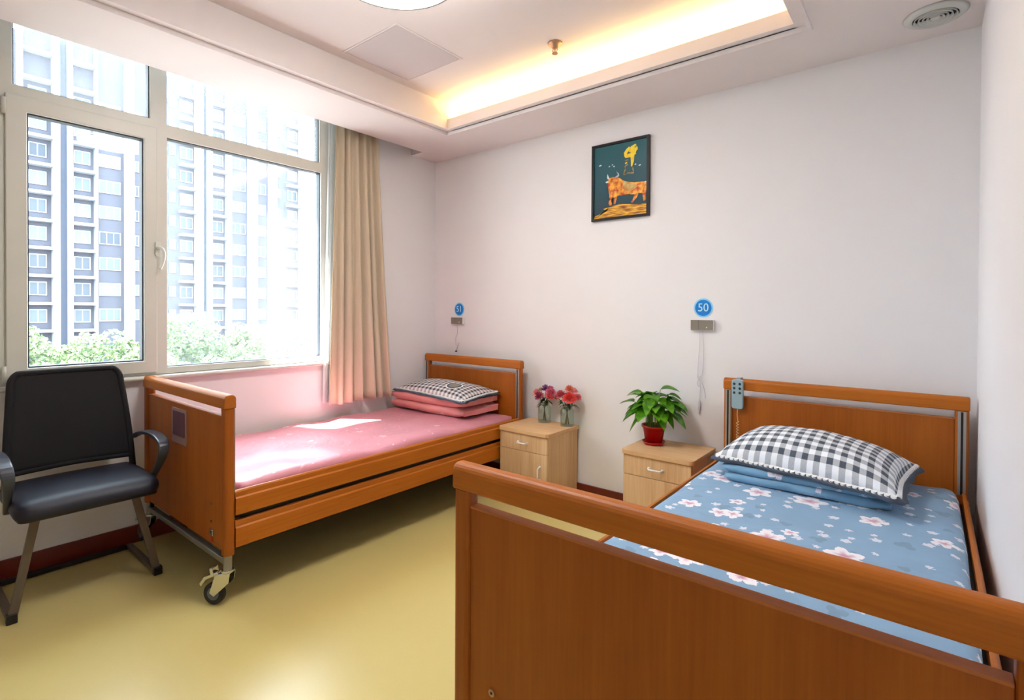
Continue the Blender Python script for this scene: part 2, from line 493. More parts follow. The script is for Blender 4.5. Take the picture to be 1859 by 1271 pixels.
def soft_slab(x0, x1, y0, y1, z0, z1, r, nx, ny, nz, amp=0.0, freq=4.0, seed=0, top=None, cr=0):
    """padded slab: rounded box with gentle unevenness; cr = plan corner radius"""
    bm = B()
    N = (nx, ny, nz); lo = Vector((x0, y0, z0)); hi = Vector((x1, y1, z1))
    cache = {}
    def V(i, j, k):
        if (i, j, k) in cache: return cache[(i, j, k)]
        p = Vector([lo[a] + (hi[a] - lo[a]) * (i, j, k)[a] / N[a] for a in range(3)])
        rr = Vector((r, r, r))
        if cr:
            q = Vector((min(max(p.x, x0 + cr), x1 - cr), min(max(p.y, y0 + cr), y1 - cr)))
            d = Vector((p.x, p.y)) - q
            if abs(d.x) > 1e-6 and abs(d.y) > 1e-6:
                mx = max(abs(d.x), abs(d.y)); d = d.normalized() * mx
                p.x = q.x + d.x; p.y = q.y + d.y
        c = Vector([min(max(p[a], lo[a] + r), hi[a] - r) for a in range(3)])
        d = p - c
        if d.length > 1e-9:
            mx = max(abs(d[a]) for a in range(3)); p = c + d.normalized() * mx
        if amp:
            nv = noise.noise_vector(Vector((p.x * freq + seed, p.y * freq, p.z * freq * 0.5)))
            kz = (p.z - z0) / (z1 - z0)
            p += Vector((nv.x * 0.6, nv.y * 0.6, nv.z)) * amp * max(0, kz)
        if top: p.z += top((p.x - x0) / (x1 - x0), (p.y - y0) / (y1 - y0)) * (p.z - z0) / (z1 - z0)
        v = bm.verts.new(p); cache[(i, j, k)] = v
        return v
    def quad(a, b, c, d):
        f = bm.faces.new((a, b, c, d)); f.smooth = True
    for i in range(nx):
        for j in range(ny):
            for k in (0, nz): quad(V(i, j, k), V(i + 1, j, k), V(i + 1, j + 1, k), V(i, j + 1, k))
    for i in range(nx):
        for k in range(nz):
            for j in (0, ny): quad(V(i, j, k), V(i + 1, j, k), V(i + 1, j, k + 1), V(i, j, k + 1))
    for j in range(ny):
        for k in range(nz):
            for i in (0, nx): quad(V(i, j, k), V(i, j + 1, k), V(i, j + 1, k + 1), V(i, j, k + 1))
    return bm

def text_bm(body, size, place, depth=0.001, wide=1.0):
    """text outline as mesh; place(x, y, d) -> world point"""
    cu = bpy.data.curves.new('txt', 'FONT'); cu.body = body; cu.size = size; cu.align_x = 'CENTER'; cu.align_y = 'CENTER'
    cu.extrude = depth / 2; cu.resolution_u = 4
    o = bpy.data.objects.new('txt', cu); COL.objects.link(o)
    me = bpy.data.meshes.new_from_object(o)
    bpy.data.objects.remove(o); bpy.data.curves.remove(cu)
    bm = B(); bm.from_mesh(me); bpy.data.meshes.remove(me)
    for v in bm.verts: v.co = Vector(place(v.co.x * wide, v.co.y, v.co.z))
    return bm

# ================================================================== THE ROOM
H = 2.505; HT = 2.70; XR = 3.471; YF = -4.7
st = lambda o: tag(o, kind='structure')
st(obj('floor', bx(0, XR, YF, 0, -0.12, 0), 'floor'))
st(obj('wall_back', bx(-0.35, XR + 0.15, 0, 0.18, -0.12, 3.0), 'wall'))
st(obj('wall_right', bx(XR, XR + 0.15, YF, 0, -0.12, 3.0), 'wall'))
st(obj('wall_front', bx(-0.35, XR + 0.15, YF - 0.15, YF, -0.12, 3.0), 'wall'))
WY0, WY1, WZ0, WZ1 = -2.74, -0.985, 0.888, 2.68
bm = B()
box(bm, -0.30, 0, YF, 0, -0.12, WZ0 - 0.002)
box(bm, -0.30, 0, YF, 0, WZ1, 3.0)
box(bm, -0.30, 0, YF, WY0, WZ0 - 0.002, WZ1)
box(bm, -0.30, 0, WY1, 0, WZ0 - 0.002, WZ1)
st(obj('wall_left', bm, 'wall'))

# ceiling: soffit ring with curtain slot, raised tray with lit cove at the back
bm = B()
TX0, TX1, TY0, TY1 = 0.60, 2.87, -3.10, -0.44      # tray opening
SX, SY = 0.142, -0.269                              # curtain slot
I = 0.045
box(bm, 0, SX, SY, 0, H, 3.0)
box(bm, 0, SX, YF, -3.3, H, 3.0)
box(bm, 0, SX, -3.3, SY, 2.66, 3.0)
box(bm, SX, TX0, YF, 0, H, 3.0)
box(bm, TX1, XR, YF, 0, H, 3.0)
box(bm, TX0, TX1, YF, TY0, H, 3.0)
box(bm, TX0, TX1, TY1, 0, H, 2.566)                  # back soffit, hollow cove above it
box(bm, TX0, TX1, -0.02, 0, 2.566, 3.0)
box(bm, TX0, TX1, TY0, -0.02, HT, 3.0)              # raised ceiling
box(bm, TX0, TX0 + I, TY0, TY1, 2.522, HT)          # inner faces, one step in from the edge
box(bm, TX1 - I, TX1, TY0, TY1, 2.522, HT)
box(bm, TX0 + I, TX1 - I, TY0, TY0 + I, 2.522, HT)
box(bm, TX0 + I, TX1 - I, TY1 - I, TY1, 2.522, 2.592); box(bm, TX0 + I, TX1 - I, TY1 - 0.01, TY1 + 0.01, 2.522, 2.566)  # low lip of the lit cove
st(obj('ceiling', bm, 'ceil'))
bm = B()
for (a, b, c, d) in ((TX0 - 0.02, TX1 + 0.02, TY1, TY1 + 0.02), (TX0 - 0.02, TX1 + 0.02, TY0 - 0.02, TY0), (TX0 - 0.02, TX0, TY0, TY1), (TX1, TX1 + 0.02, TY0, TY1)):
    box(bm, a, b, c, d, H - 0.006, H + 0.001)
st(obj('trim_1', bm, 'ceil', bevel=0.002))
led = obj('light_strip', bx(TX0 + 0.03, TX1 - 0.03, -0.400, -0.370, 2.5665, 2.578), 'led')
tag(led, 'warm yellow light strip hidden in the ceiling cove along the back wall', 'light strip')

bm = B(); box(bm, 0.016, XR - 0.001, -0.016, -0.0005, 0.0005, 0.075)
st(obj('baseboard_back', bm, 'base', bevel=0.003))
bm = B(); box(bm, 0.0005, 0.016, YF, -0.0005, 0.0005, 0.092)
st(obj('baseboard_left', bm, 'base', bevel=0.003))
bm = B(); box(bm, XR - 0.014, XR - 0.0005, YF, -0.017, 0.0005, 0.075)
st(obj('baseboard_right', bm, 'base', bevel=0.003))

# ------------------------------------------------------------------ window
win = thing('window_1', (0, (WY0 + WY1) / 2, WZ0), 'wide white plastic window', 'window')
for k in ('label', 'category'): del win[k]
win['kind'] = 'structure'
FX0, FX1 = -0.075, -0.004
def frame_with_holes(name, y0, y1, z0, z1, holes, x0, x1, bevel=0.003, parent=win):
    ys = sorted({y0, y1} | {h[0] for h in holes} | {h[1] for h in holes})
    zs = sorted({z0, z1} | {h[2] for h in holes} | {h[3] for h in holes})
    bm = B(); V = {}
    def v(x, y, z):
        k = (x, y, z)
        if k not in V: V[k] = bm.verts.new(k)
        return V[k]
    def solid(i, j):
        if i < 0 or j < 0 or i >= len(ys) - 1 or j >= len(zs) - 1: return False
        cy, cz = (ys[i] + ys[i + 1]) / 2, (zs[j] + zs[j + 1]) / 2
        return not any(h[0] < cy < h[1] and h[2] < cz < h[3] for h in holes)
    for i in range(len(ys) - 1):
        for j in range(len(zs) - 1):
            if not solid(i, j): continue
            a, b, c, d = ys[i], ys[i + 1], zs[j], zs[j + 1]
            bm.faces.new((v(x1, a, c), v(x1, b, c), v(x1, b, d), v(x1, a, d)))
            bm.faces.new((v(x0, a, c), v(x0, a, d), v(x0, b, d), v(x0, b, c)))
            if not solid(i - 1, j): bm.faces.new((v(x0, a, c), v(x1, a, c), v(x1, a, d), v(x0, a, d)))
            if not solid(i + 1, j): bm.faces.new((v(x0, b, c), v(x0, b, d), v(x1, b, d), v(x1, b, c)))
            if not solid(i, j - 1): bm.faces.new((v(x0, a, c), v(x0, b, c), v(x1, b, c), v(x1, a, c)))
            if not solid(i, j + 1): bm.faces.new((v(x0, a, d), v(x1, a, d), v(x1, b, d), v(x0, b, d)))
    return obj(name, bm, 'pvc', parent, bevel=bevel)
PTL = (-2.628, -2.084, 2.283, 2.62); PTR = (-2.006, -1.078, 2.268, 2.62)
PBL = (-2.580, -2.116, 0.966, 2.164); PBR = (-2.003, -1.066, 0.925, 2.200)
frame_with_holes('window_frame', WY0, WY1, WZ0, WZ1, [PTL, PTR, (-2.640, -2.066, 0.915, 2.222), PBR], FX0, FX1)
sash = frame_with_holes('window_sash', -2.655, -2.055, 0.902, 2.236, [PBL], -0.060, 0.010, bevel=0.005)
MT['pane'] = glass('window_glass', (0.97, 0.99, 1.0), 1.0)
MT['panehaze'] = glass('glare_haze_glass', (0.97, 0.99, 1.0), 1.0, haze=0.055)  # milky film stands in for sun glare over the right pane
MT['panehaze2'] = glass('glare_haze_top_glass', (0.97, 0.99, 1.0), 1.0, haze=0.10)  # stronger painted glare that whitens the top panes
def pane(hole, m, x, par, thick=0.010):
    a, b, c, d = hole
    bm = B()
    V4 = [bm.verts.new(q) for q in ((x, a, c), (x, b, c), (x, b, d), (x, a, d))]; bm.faces.new(V4)
    g = obj('glass_pane', bm, m, par)
    bm = B(); t = thick; e = 0.022
    box(bm, x - e, x + e, a, b, c, c + t); box(bm, x - e, x + e, a, b, d - t, d)
    box(bm, x - e, x + e, a, a + t, c + t, d - t); box(bm, x - e, x + e, b - t, b, c + t, d - t)
    obj('gasket', bm, 'gasket', par)
pane(PTL, 'panehaze2', -0.04, win, 0.005); pane(PTR, 'panehaze2', -0.04, win, 0.005); pane(PBR, 'panehaze', -0.04, win, 0.004); pane(PBL, 'pane', -0.028, sash, 0.006)
# handle and hinges of the opening sash
bm = B(); prism(bm, rrect(-2.068, -2.044, 1.535, 1.615, 0.008), 'x', 0.010, 0.022)
disc(bm, (0.022, -2.056, 1.578), 0.010, (1, 0, 0), 0.020, 16)
hd = obj('window_handle', bm, 'pvc', sash, bevel=0.002)
bm = B(); tube(bm, spline([(0.044, -2.056, 1.580), (0.052, -2.046, 1.575), (0.056, -2.038, 1.545), (0.056, -2.044, 1.50), (0.053, -2.056, 1.462)], 5), [0.008] * 15 + [0.0075] * 6, 10)
obj('handle_lever', bm, 'pvc', hd, smooth=True)
for z in (2.135, 0.905):
    bm = B(); tube(bm, [(0.014, -2.661, z), (0.014, -2.661, z + 0.075)], 0.009, 12)
    obj('window_hinge', bm, 'pvc', sash)
bm = B(); prism(bm, [(0.0, 0.862), (0.0, 0.8865), (0.030, 0.8865)] + arc(0.030, 0.8745, 0.012, 80, -90, 6), 'y', WY0 - 0.05, -1.0)
st(obj('trim_2', bm, 'pvc'))

# ------------------------------------------------------------------ curtains
def curtain_bm(y0t, y1t, y0b, y1b, zt, zb, x, folds, amp, seed, nz=40, thick=0.0):
    bm = B(); n = folds * 10; rows = []
    rnd = random.Random(seed); ph = [rnd.uniform(0, 6) for _ in range(6)]
    for j in range(nz + 1):
        s = j / nz; z = zt + (zb - zt) * s; row = []
        e = s ** 1.3
        for i in range(n + 1):
            u = i / n
            uu = u + 0.018 * math.sin(u * 9 + ph[0]) * (0.4 + s) + 0.010 * math.sin(u * 23 + ph[1] + s * 2)
            a = y0t + (y0b - y0t) * e; b = y1t + (y1b - y1t) * e
            y = a + (b - a) * uu
            f = folds * (1 - 0.25 * s) + 0.25 * s * 2
            c = math.cos(2 * PI * u * folds + 1.3 * math.sin(u * 5 + ph[2]) * s)
            dx = amp * (0.45 + 0.55 * s) * (c * (0.75 + 0.25 * math.sin(u * 17 + ph[3]))) + 0.010 * math.sin(u * 7 + ph[4] + s * 3) * s
            y += 0.008 * math.sin(4 * PI * u * folds + ph[5]) * s
            row.append(bm.verts.new((x + dx, y, z)))
        rows.append(row)
    for j in range(nz):
        for i in range(n):
            f = bm.faces.new((rows[j][i], rows[j][i + 1], rows[j + 1][i + 1], rows[j + 1][i])); f.smooth = True
    return bm
cu = obj('curtain', curtain_bm(-1.010, -0.665, -1.075, -0.535, 2.655, 0.590, 0.074, 6, 0.046, 3), 'curtain')
tag(cu, 'beige floor-length curtain gathered at the right side of the window', 'curtain')
md = cu.modifiers.new('solid', 'SOLIDIFY'); md.thickness = 0.002
sh = obj('curtain', curtain_bm(-1.03, -0.94, -1.075, -0.98, 2.655, 0.60, 0.030, 4, 0.014, 5), 'sheer')
tag(sh, 'narrow white sheer curtain between the window frame and the beige curtain', 'curtain')
bm = B(); box(bm, 0.060, 0.100, -3.25, -0.30, 2.644, 2.660)
st(obj('trim_3', bm, 'pwhite'))

# ================================================================== BEDS
def soft_poly(y0, y1, z0, z1, r): return rrect(y0, y1, z0, z1, r)

def end_board(bed, x0, x1, y, s, foot, name):
    """s=+1: its outer face looks towards -y (foot end); s=-1: towards +y (head end)"""
    T = 0.042
    ya, yb = (y, y + T) if s > 0 else (y - T, y)
    bd = thing_part = obj(name, bx(x0 + 0.050, x1 - 0.050, (ya + yb) / 2 - 0.011, (ya + yb) / 2 + 0.011, 0.225, 0.792), 'bedp', bed, bevel=0.002)
    # top rail with rounded edges
    bm = B(); prism(bm, rrect(ya - 0.003, yb + 0.003, 0.831, 0.891, [0.020, 0.020, 0.006, 0.006]), 'x', x0, x1)
    obj('top_rail', bm, 'bedx', bd, bevel=0.010)
    for px0, px1 in ((x0 + 0.002, x0 + 0.050), (x1 - 0.050, x1 - 0.002)):
        bm = B(); prism(bm, rrect(px0, px1, ya, yb, 0.014), 'z', 0.215, 0.830)
        obj('post', bm, 'bedp', bd)
    # lighter capping on top of the panel
    obj('panel_edge', bx(x0 + 0.051, x1 - 0.051, (ya + yb) / 2 - 0.013, (ya + yb) / 2 + 0.013, 0.792, 0.797), 'bedin', bd)
    return bd, ya, yb

def caster(bed, cx, cy, swing):
    """swing = direction (dx, dy) of the wheel from the stem"""
    st_ = B(); disc(st_, (cx, cy, 0.150), 0.017, (0, 0, 1), 0.066, 20)
    c = obj('caster', st_, 'steel', bed, bevel=0.002)
    bm = B(); disc(bm, (cx, cy, 0.141), 0.025, (0, 0, 1), 0.010, 24)
    obj('caster_plate', bm, 'chrome', c, bevel=0.002)
    d = Vector((swing[0], swing[1], 0)).normalized(); n = Vector((-d.y, d.x, 0))
    base = Vector((cx, cy, 0)); ax = base + d * 0.060 + Vector((0, 0, 0.046))
    bm = B()
    for sgn in (-1, 1):
        off = n * 0.0165 * sgn
        poly = [base + d * -0.022 + Vector((0, 0, 0.142)), base + d * 0.045 + Vector((0, 0, 0.130)), base + d * 0.072 + Vector((0, 0, 0.052)), base + d * 0.052 + Vector((0, 0, 0.038)), base + d * -0.016 + Vector((0, 0, 0.100))]
        A = [bm.verts.new(p + off) for p in poly]; C_ = [bm.verts.new(p + off + n * 0.003 * sgn) for p in poly]
        k = len(poly)
        for i in range(k): bm.faces.new((A[i], A[(i + 1) % k], C_[(i + 1) % k], C_[i]))
        bm.faces.new(A); bm.faces.new(C_[::-1])
    P = [base + d * -0.022 + Vector((0, 0, 0.142)), base + d * 0.045 + Vector((0, 0, 0.130))]
    flatbar(bm, P, 0.034, 0.004, n)
    obj('fork', bm, 'chrome', c, bevel=0.001)
    bm = B(); disc(bm, ax - n * 0.012, 0.046, n, 0.024, 36)
    wl = obj('wheel', bm, 'rubber', c, bevel=0.004)
    bm = B(); disc(bm, ax - n * 0.0135, 0.027, n, 0.027, 28); obj('hub', bm, 'hubm', wl, bevel=0.002)
    bm = B()
    flatbar(bm, [base + d * 0.035 + Vector((0, 0, 0.136)), base + d * 0.095 + Vector((0, 0, 0.112)), base + d * 0.118 + Vector((0, 0, 0.080))], 0.032, 0.014, n)
    flatbar(bm, [base + d * 0.060 + Vector((0, 0, 0.120)), base + d * 0.066 + Vector((0, 0, 0.156))], 0.036, 0.014, n)
    obj('brake_pedal', bm, 'chrome', c, bevel=0.002)

def make_bed(x0, x1, yf, yh, label, near, details):
    bed = thing('hospital_bed', ((x0 + x1) / 2, (yf + yh) / 2, 0), label, 'bed', None)
    fb, fa, fbk = end_board(bed, x0, x1, yf, 1, True, 'footboard')
    hb, ha, hbk = end_board(bed, x0, x1, yh, -1, False, 'headboard')
    # grey tracks let into the inner faces of the posts
    for px in (x0 + 0.026, x1 - 0.026):
        for (yy, par, sg) in ((ha, hb, -1), (fbk, fb, 1)):
            y1_, y2_ = (yy - 0.003, yy + 0.004) if sg < 0 else (yy - 0.004, yy + 0.003)
            tr = obj('track', bx(px - 0.014, px + 0.014, y1_, y2_, 0.47, 0.829), 'alu', par, bevel=0.001)
            y1_, y2_ = (yy - 0.0045, yy - 0.002) if sg < 0 else (yy + 0.002, yy + 0.0045)
            obj('track_slot', bx(px - 0.004, px + 0.004, y1_, y2_, 0.475, 0.827), 'black', tr)
    # side rails, two boards per side, each with a stepped moulding
    ra, rb = fbk + 0.001, ha - 0.001
    for sx, xx in ((1, x1), (-1, x0)):
        for (za, zb) in ((0.379, 0.480), (0.243, 0.354)):
            bm = B()
            t0, t1 = 0.026, 0.019
            if sx > 0: poly = [(xx - 0.024, za), (xx - 0.002, za), (xx - 0.002, zb - 0.032), (xx - 0.009, zb - 0.026), (xx - 0.009, zb - 0.006), (xx - 0.014, zb), (xx - 0.024, zb)]
            else: poly = [(xx + 0.024, za), (xx + 0.002, za), (xx + 0.002, zb - 0.032), (xx + 0.009, zb - 0.026), (xx + 0.009, zb - 0.006), (xx + 0.014, zb), (xx + 0.024, zb)]
            prism(bm, poly, 'y', ra + 0.05, rb - 0.05)
            r = obj('side_rail', bm, 'bedy', bed)
            for (e0, e1) in ((ra, ra + 0.051), (rb - 0.051, rb)):
                pl = [(p[0] + (0.0015 * sx if abs(p[0] - xx) < 0.02 else 0), p[1]) for p in poly]
                bm = B(); prism(bm, pl, 'y', e0, e1); obj('end_block', bm, 'bedy', r)
        xa, xb = (xx - 0.034, xx - 0.025) if sx > 0 else (xx + 0.025, xx + 0.034)
        obj('guide_plate', bx(xa, xb, ra + 0.03, rb - 0.03, 0.27, 0.44), 'darkm', bed)
    # mattress platform and underframe
    bm = B()
    box(bm, x0 + 0.05, x1 - 0.05, ra + 0.01, rb - 0.01, 0.355, 0.374)
    for k in range(5):
        yy = ra + 0.15 + k * (rb - ra - 0.3) / 4
        box(bm, x0 + 0.05, x1 - 0.05, yy - 0.02, yy + 0.02, 0.32, 0.356)
    obj('platform', bm, 'darkm', bed)
    bm = B()
    box(bm, x0 + 0.14, x0 + 0.18, yf + 0.045, yh - 0.045, 0.235, 0.275); box(bm, x1 - 0.18, x1 - 0.14, yf + 0.045, yh - 0.045, 0.235, 0.275)
    box(bm, x0 + 0.18, x1 - 0.18, yf + 0.45, yf + 0.49, 0.235, 0.275); box(bm, x0 + 0.18, x1 - 0.18, yh - 0.49, yh - 0.45, 0.235, 0.275)
    for (a, b) in ((yf + 0.47, 0.30), (yh - 0.47, -0.30)):
        for xq in (x0 + 0.20, x1 - 0.20):
            flatbar(bm, [(xq, a, 0.27), (xq, a + b, 0.325)], 0.03, 0.02, (1, 0, 0))
    obj('underframe', bm, 'darkm', bed)
    bm = B(); tube(bm, [((x0 + x1) / 2, yf + 0.5, 0.25), ((x0 + x1) / 2, yf + 0.85, 0.30)], 0.03, 16); box(bm, (x0 + x1) / 2 - 0.07, (x0 + x1) / 2 + 0.07, yf + 0.85, yf + 1.02, 0.25, 0.34)
    obj('motor', bm, 'black', bed, bevel=0.006)
    for yy in (yf + 0.02, yh - 0.02):
        obj('base_bar', bx(x0 + 0.035, x1 - 0.035, yy - 0.014, yy + 0.014, 0.172, 0.196), 'steel', bed, bevel=0.003)
        for xx in (x0 + 0.06, x0 + 0.94):
            xx = min(xx, x1 - 0.06)
            obj('bracket', bx(xx - 0.010, xx + 0.010, yy - 0.007, yy + 0.007, 0.196, 0.240), 'darkm', bed)
    sw = details['swing']
    for (cx, cy) in ((x0 + 0.030, yf + 0.022), (x1 - 0.030, yf + 0.022), (x0 + 0.030, yh - 0.022), (x1 - 0.030, yh - 0.022)):
        dd = sw
        if cy > (yf + yh) / 2: dd = (dd[0], -abs(sw[1]))
        caster(bed, cx, cy, dd)
    # mattress
    mt = soft_slab(x0 + 0.042, x1 - 0.036, ra + 0.012, rb - 0.012, 0.376, 0.500, 0.030, 26, 54, 5, amp=details['amp'], freq=details['freq'], seed=details['seed'], cr=details['cr'])
    obj('mattress', mt, details['cloth'], bed, label=details['ml'])
    return bed, fb, hb

b1, f1, h1 = make_bed(0.028, 1.036, -2.126, -0.092, 'wooden hospital bed under the window with pink bedding', True,
    dict(swing=(-0.85, -0.5), amp=0.014, freq=5.5, seed=2, cr=0.05, cloth='pinksheet', ml='pink printed mattress cover'))
b2, f2, h2 = make_bed(2.434, 3.445, -2.194, -0.092, 'wooden hospital bed against the right wall with blue floral bedding', True,
    dict(swing=(-0.85, -0.5), amp=0.008, freq=4, seed=9, cr=0.12, cloth='blue', ml='blue mattress cover with white flowers'))
# small fittings on the far footboard
y = -2.1155
pl = B(); prism(pl, rrect(0.415, 0.600, 0.603, 0.770, 0.006), 'y', y - 0.004, y + 0.003)
ch = obj('card_holder', pl, 'holder', f1, label='pale plastic card holder')
bm = B(); prism(bm, rrect(0.437, 0.580, 0.640, 0.757, 0.008), 'y', y - 0.006, y - 0.003); obj('card', bm, 'violet', ch)
for z in (0.402, 0.324):
    bm = B(); disc(bm, (0.874, y + 0.001, z), 0.006, (0, -1, 0), 0.004, 14); obj('bolt', bm, 'chrome', f1)
bm = B(); box(bm, 0.858, 0.892, y - 0.006, y, 0.262, 0.290); box(bm, 0.872, 0.905, y - 0.010, y - 0.005, 0.268, 0.280)
obj('latch', bm, 'chrome', f1, bevel=0.002)
obj('sticker', bx(0.868, 0.890, y - 0.002, y, 0.236, 0.258), 'red', f1)
bm = B(); disc(bm, (2.552, -2.1835, 0.393), 0.0085, (0, -1, 0), 0.004, 20); bt = obj('bolt', bm, 'brass', f2)
bm = B(); disc(bm, (2.552, -2.1875, 0.393), 0.003, (0, -1, 0), 0.001, 12); obj('bolt_socket', bm, 'black', bt)

# ================================================================== BEDDING
def fold_stack(name, x0, x1, yfront, yback, z0, layers, th, m, seed, label, cat, lean=0.0, group=None):
    """a quilt folded zigzag: pairs of layers joined by a rounded bend at the front"""
    th_out = th * 2
    parts = B()
    rnd = random.Random(seed)
    for k in range(layers):
        zb = z0 + k * th_out * 0.97
        yb = yback - rnd.uniform(0, 0.015); yf_ = yfront - rnd.uniform(-0.006, 0.012)
        nseg = 9
        # outline in (y,z): U shape with the bend at the front, a slit open at the back
        outer = [(yb, zb + 0.001)]
        outer += [(yf_ + th + (yb - yf_ - th) * (1 - i / 8), zb + 0.001) for i in range(1, 9)]
        outer += [(yf_ + th - th * math.sin(math.radians(a)), zb + th - th * math.cos(math.radians(a))) for a in range(20, 180, 20)]
        outer += [(yf_ + th + (yb - yf_ - th) * i / 8, zb + th_out - 0.001) for i in range(0, 9)]
        slit = 0.0035
        outer += [(yb + 0.004, zb + th * 1.8), (yb + 0.002, zb + th + slit), (yb - 0.02, zb + th + slit * 0.3), (yb - 0.02, zb + th - slit * 0.3), (yb + 0.002, zb + th - slit), (yb + 0.004, zb + th * 0.2)]
        nx = 26; rows = []
        a0 = x0 + rnd.uniform(0, 0.012); a1 = x1 - rnd.uniform(0, 0.02)
        cy = (yf_ + yb) / 2; cz = zb + th
        for i in range(nx + 1):
            t = i / nx
            ins = min(t, 1 - t) * nx
            sh_ = 1.0 if ins >= 2 else (0.60, 0.90)[int(ins)]
            x = a0 + (a1 - a0) * t
            row = []
            for (yy, zz) in outer:
                p = Vector((x, yy, cz + (zz - cz) * sh_))
                nv = noise.noise_vector(Vector((x * 7 + seed, yy * 6, zz * 9)))
                p += Vector((nv.x * 0.004, nv.y * 0.008, nv.z * 0.006))
                # a lengthwise seam seen on the side between the two layers
                row.append(parts.verts.new(p))
            rows.append(row)
        n = len(outer)
        for i in range(nx):
            for q in range(n):
                f = parts.faces.new((rows[i][q], rows[i][(q + 1) % n], rows[i + 1][(q + 1) % n], rows[i + 1][q])); f.smooth = True
        # side faces: two cushioned layer ends with a crease between
        for row, sx in ((rows[0], -1), (rows[-1], 1)):
            cx = row[0].co.x
            half = n // 2
            ring = row
            for which in (0, 1):
                zc = cz + (-1 if which == 0 else 1) * th * 0.5
            inner = []
            for v in ring:
                lo_ = -1 if v.co.z < cz else 1
                tgt = Vector((cx + sx * 0.010, v.co.y * 0.94 + cy * 0.06, cz + lo_ * th * 0.5))
                inner.append(parts.verts.new(tgt))
            for q in range(n):
                try:
                    f = parts.faces.new((ring[q], ring[(q + 1) % n], inner[(q + 1) % n], inner[q])); f.smooth = True
                except ValueError: pass
            try: parts.faces.new(inner)
            except ValueError: pass
    o = obj(name, parts, m)
    return tag(o, label, cat, group)

fold_stack('folded_quilt', 0.085, 0.845, -0.530, -0.15, 0.508, 2, 0.034, 'pink', 4, 'pink quilt folded into a thick stack at the head of the bed under the window', 'quilt')
fold_stack('folded_quilt', 2.60, 3.20, -0.675, -0.24, 0.504, 2, 0.019, 'bluef', 11, 'blue floral quilt folded flat beneath the gingham pillow', 'quilt')

def pillow(corners, zbase, thick, cell_w, cell_h, m_top, m_under, seed, fl=0.03, base_sag=None, n=44, droop=0.0):
    """corners: front-left, front-right, back-right, back-left (x,y,z of the seam). Returns the bmesh, seam outline"""
    C0 = [Vector(c) for c in corners]
    bm = B(); uvl = bm.loops.layers.uv.new('UVMap')
    def P(u, v):
        return (C0[0] * (1 - u) + C0[1] * u) * (1 - v) + (C0[3] * (1 - u) + C0[2] * u) * v
    def surf(i, j, side):
        u, v = i / n, j / n
        # pinch the sides inward a little between the corners
        pu = u + 0.030 * math.sin(PI * v) * (1 - 2 * u); pv = v + 0.050 * math.sin(PI * u) * (1 - 2 * v)
        p = P(pu, pv)
        a = max(0, 1 - abs(2 * u - 1) ** 2.6); b = max(0, 1 - abs(2 * v - 1) ** 2.2)
        h = (a * b) ** 0.55
        nz = noise.noise(Vector((u * 3 + seed, v * 3, side)))
        wr = noise.noise(Vector((u * 14 + seed, v * 5, side))) * 0.004 * (1 - h * 0.4)
        up = thick * h * (1 + 0.10 * nz) + wr
        if side > 0: p.z += up
        else:
            p.z -= min(up * 0.45, max(0, p.z - zbase))
        return p
    top = [[bm.verts.new(surf(i, j, 1)) for j in range(n + 1)] for i in range(n + 1)]
    bot = [[(top[i][j] if i in (0, n) or j in (0, n) else bm.verts.new(surf(i, j, -1))) for j in range(n + 1)] for i in range(n + 1)]
    for g, mi in ((top, 0), (bot, 1)):
        for i in range(n):
            for j in range(n):
                f = bm.faces.new((g[i][j], g[i + 1][j], g[i + 1][j + 1], g[i][j + 1])); f.smooth = True; f.material_index = mi
                for l, (a, b) in zip(f.loops, ((i, j), (i + 1, j), (i + 1, j + 1), (i, j + 1))):
                    l[uvl].uv = (a / n * cell_w, b / n * cell_h)
    seam = [top[i][0].co.copy() for i in range(n)] + [top[n][j].co.copy() for j in range(n)] + [top[i][n].co.copy() for i in range(n, 0, -1)] + [top[0][j].co.copy() for j in range(n, 0, -1)]
    return bm, seam

def flange_bm(seam, centre, width, zdrop, wav=0.0, freq=9):
    bm = B(); n = len(seam); c = Vector(centre)
    A = []; C_ = []; D = []
    for i, p in enumerate(seam):
        t = (seam[(i + 1) % n] - seam[i - 1]); t.z = 0; t.normalize()
        o = Vector((t.y, -t.x, 0))
        # widen at the corners
        wv = 1 + wav * math.sin(i / n * 2 * PI * freq)
        A.append(bm.verts.new(p + Vector((0, 0, 0.001)) - o * 0.004)); q = p + o * width * wv - Vector((0, 0, zdrop * wv))
        C_.append(bm.verts.new(q)); D.append(bm.verts.new(p - Vector((0, 0, 0.004))))
    for i in range(n):
        j = (i + 1) % n
        for a, b in ((A, C_), (C_, D)):
            f = bm.faces.new((a[i], a[j], b[j], b[i])); f.smooth = True
        bm.faces.new((D[i], D[j], A[j], A[i]))
    return bm

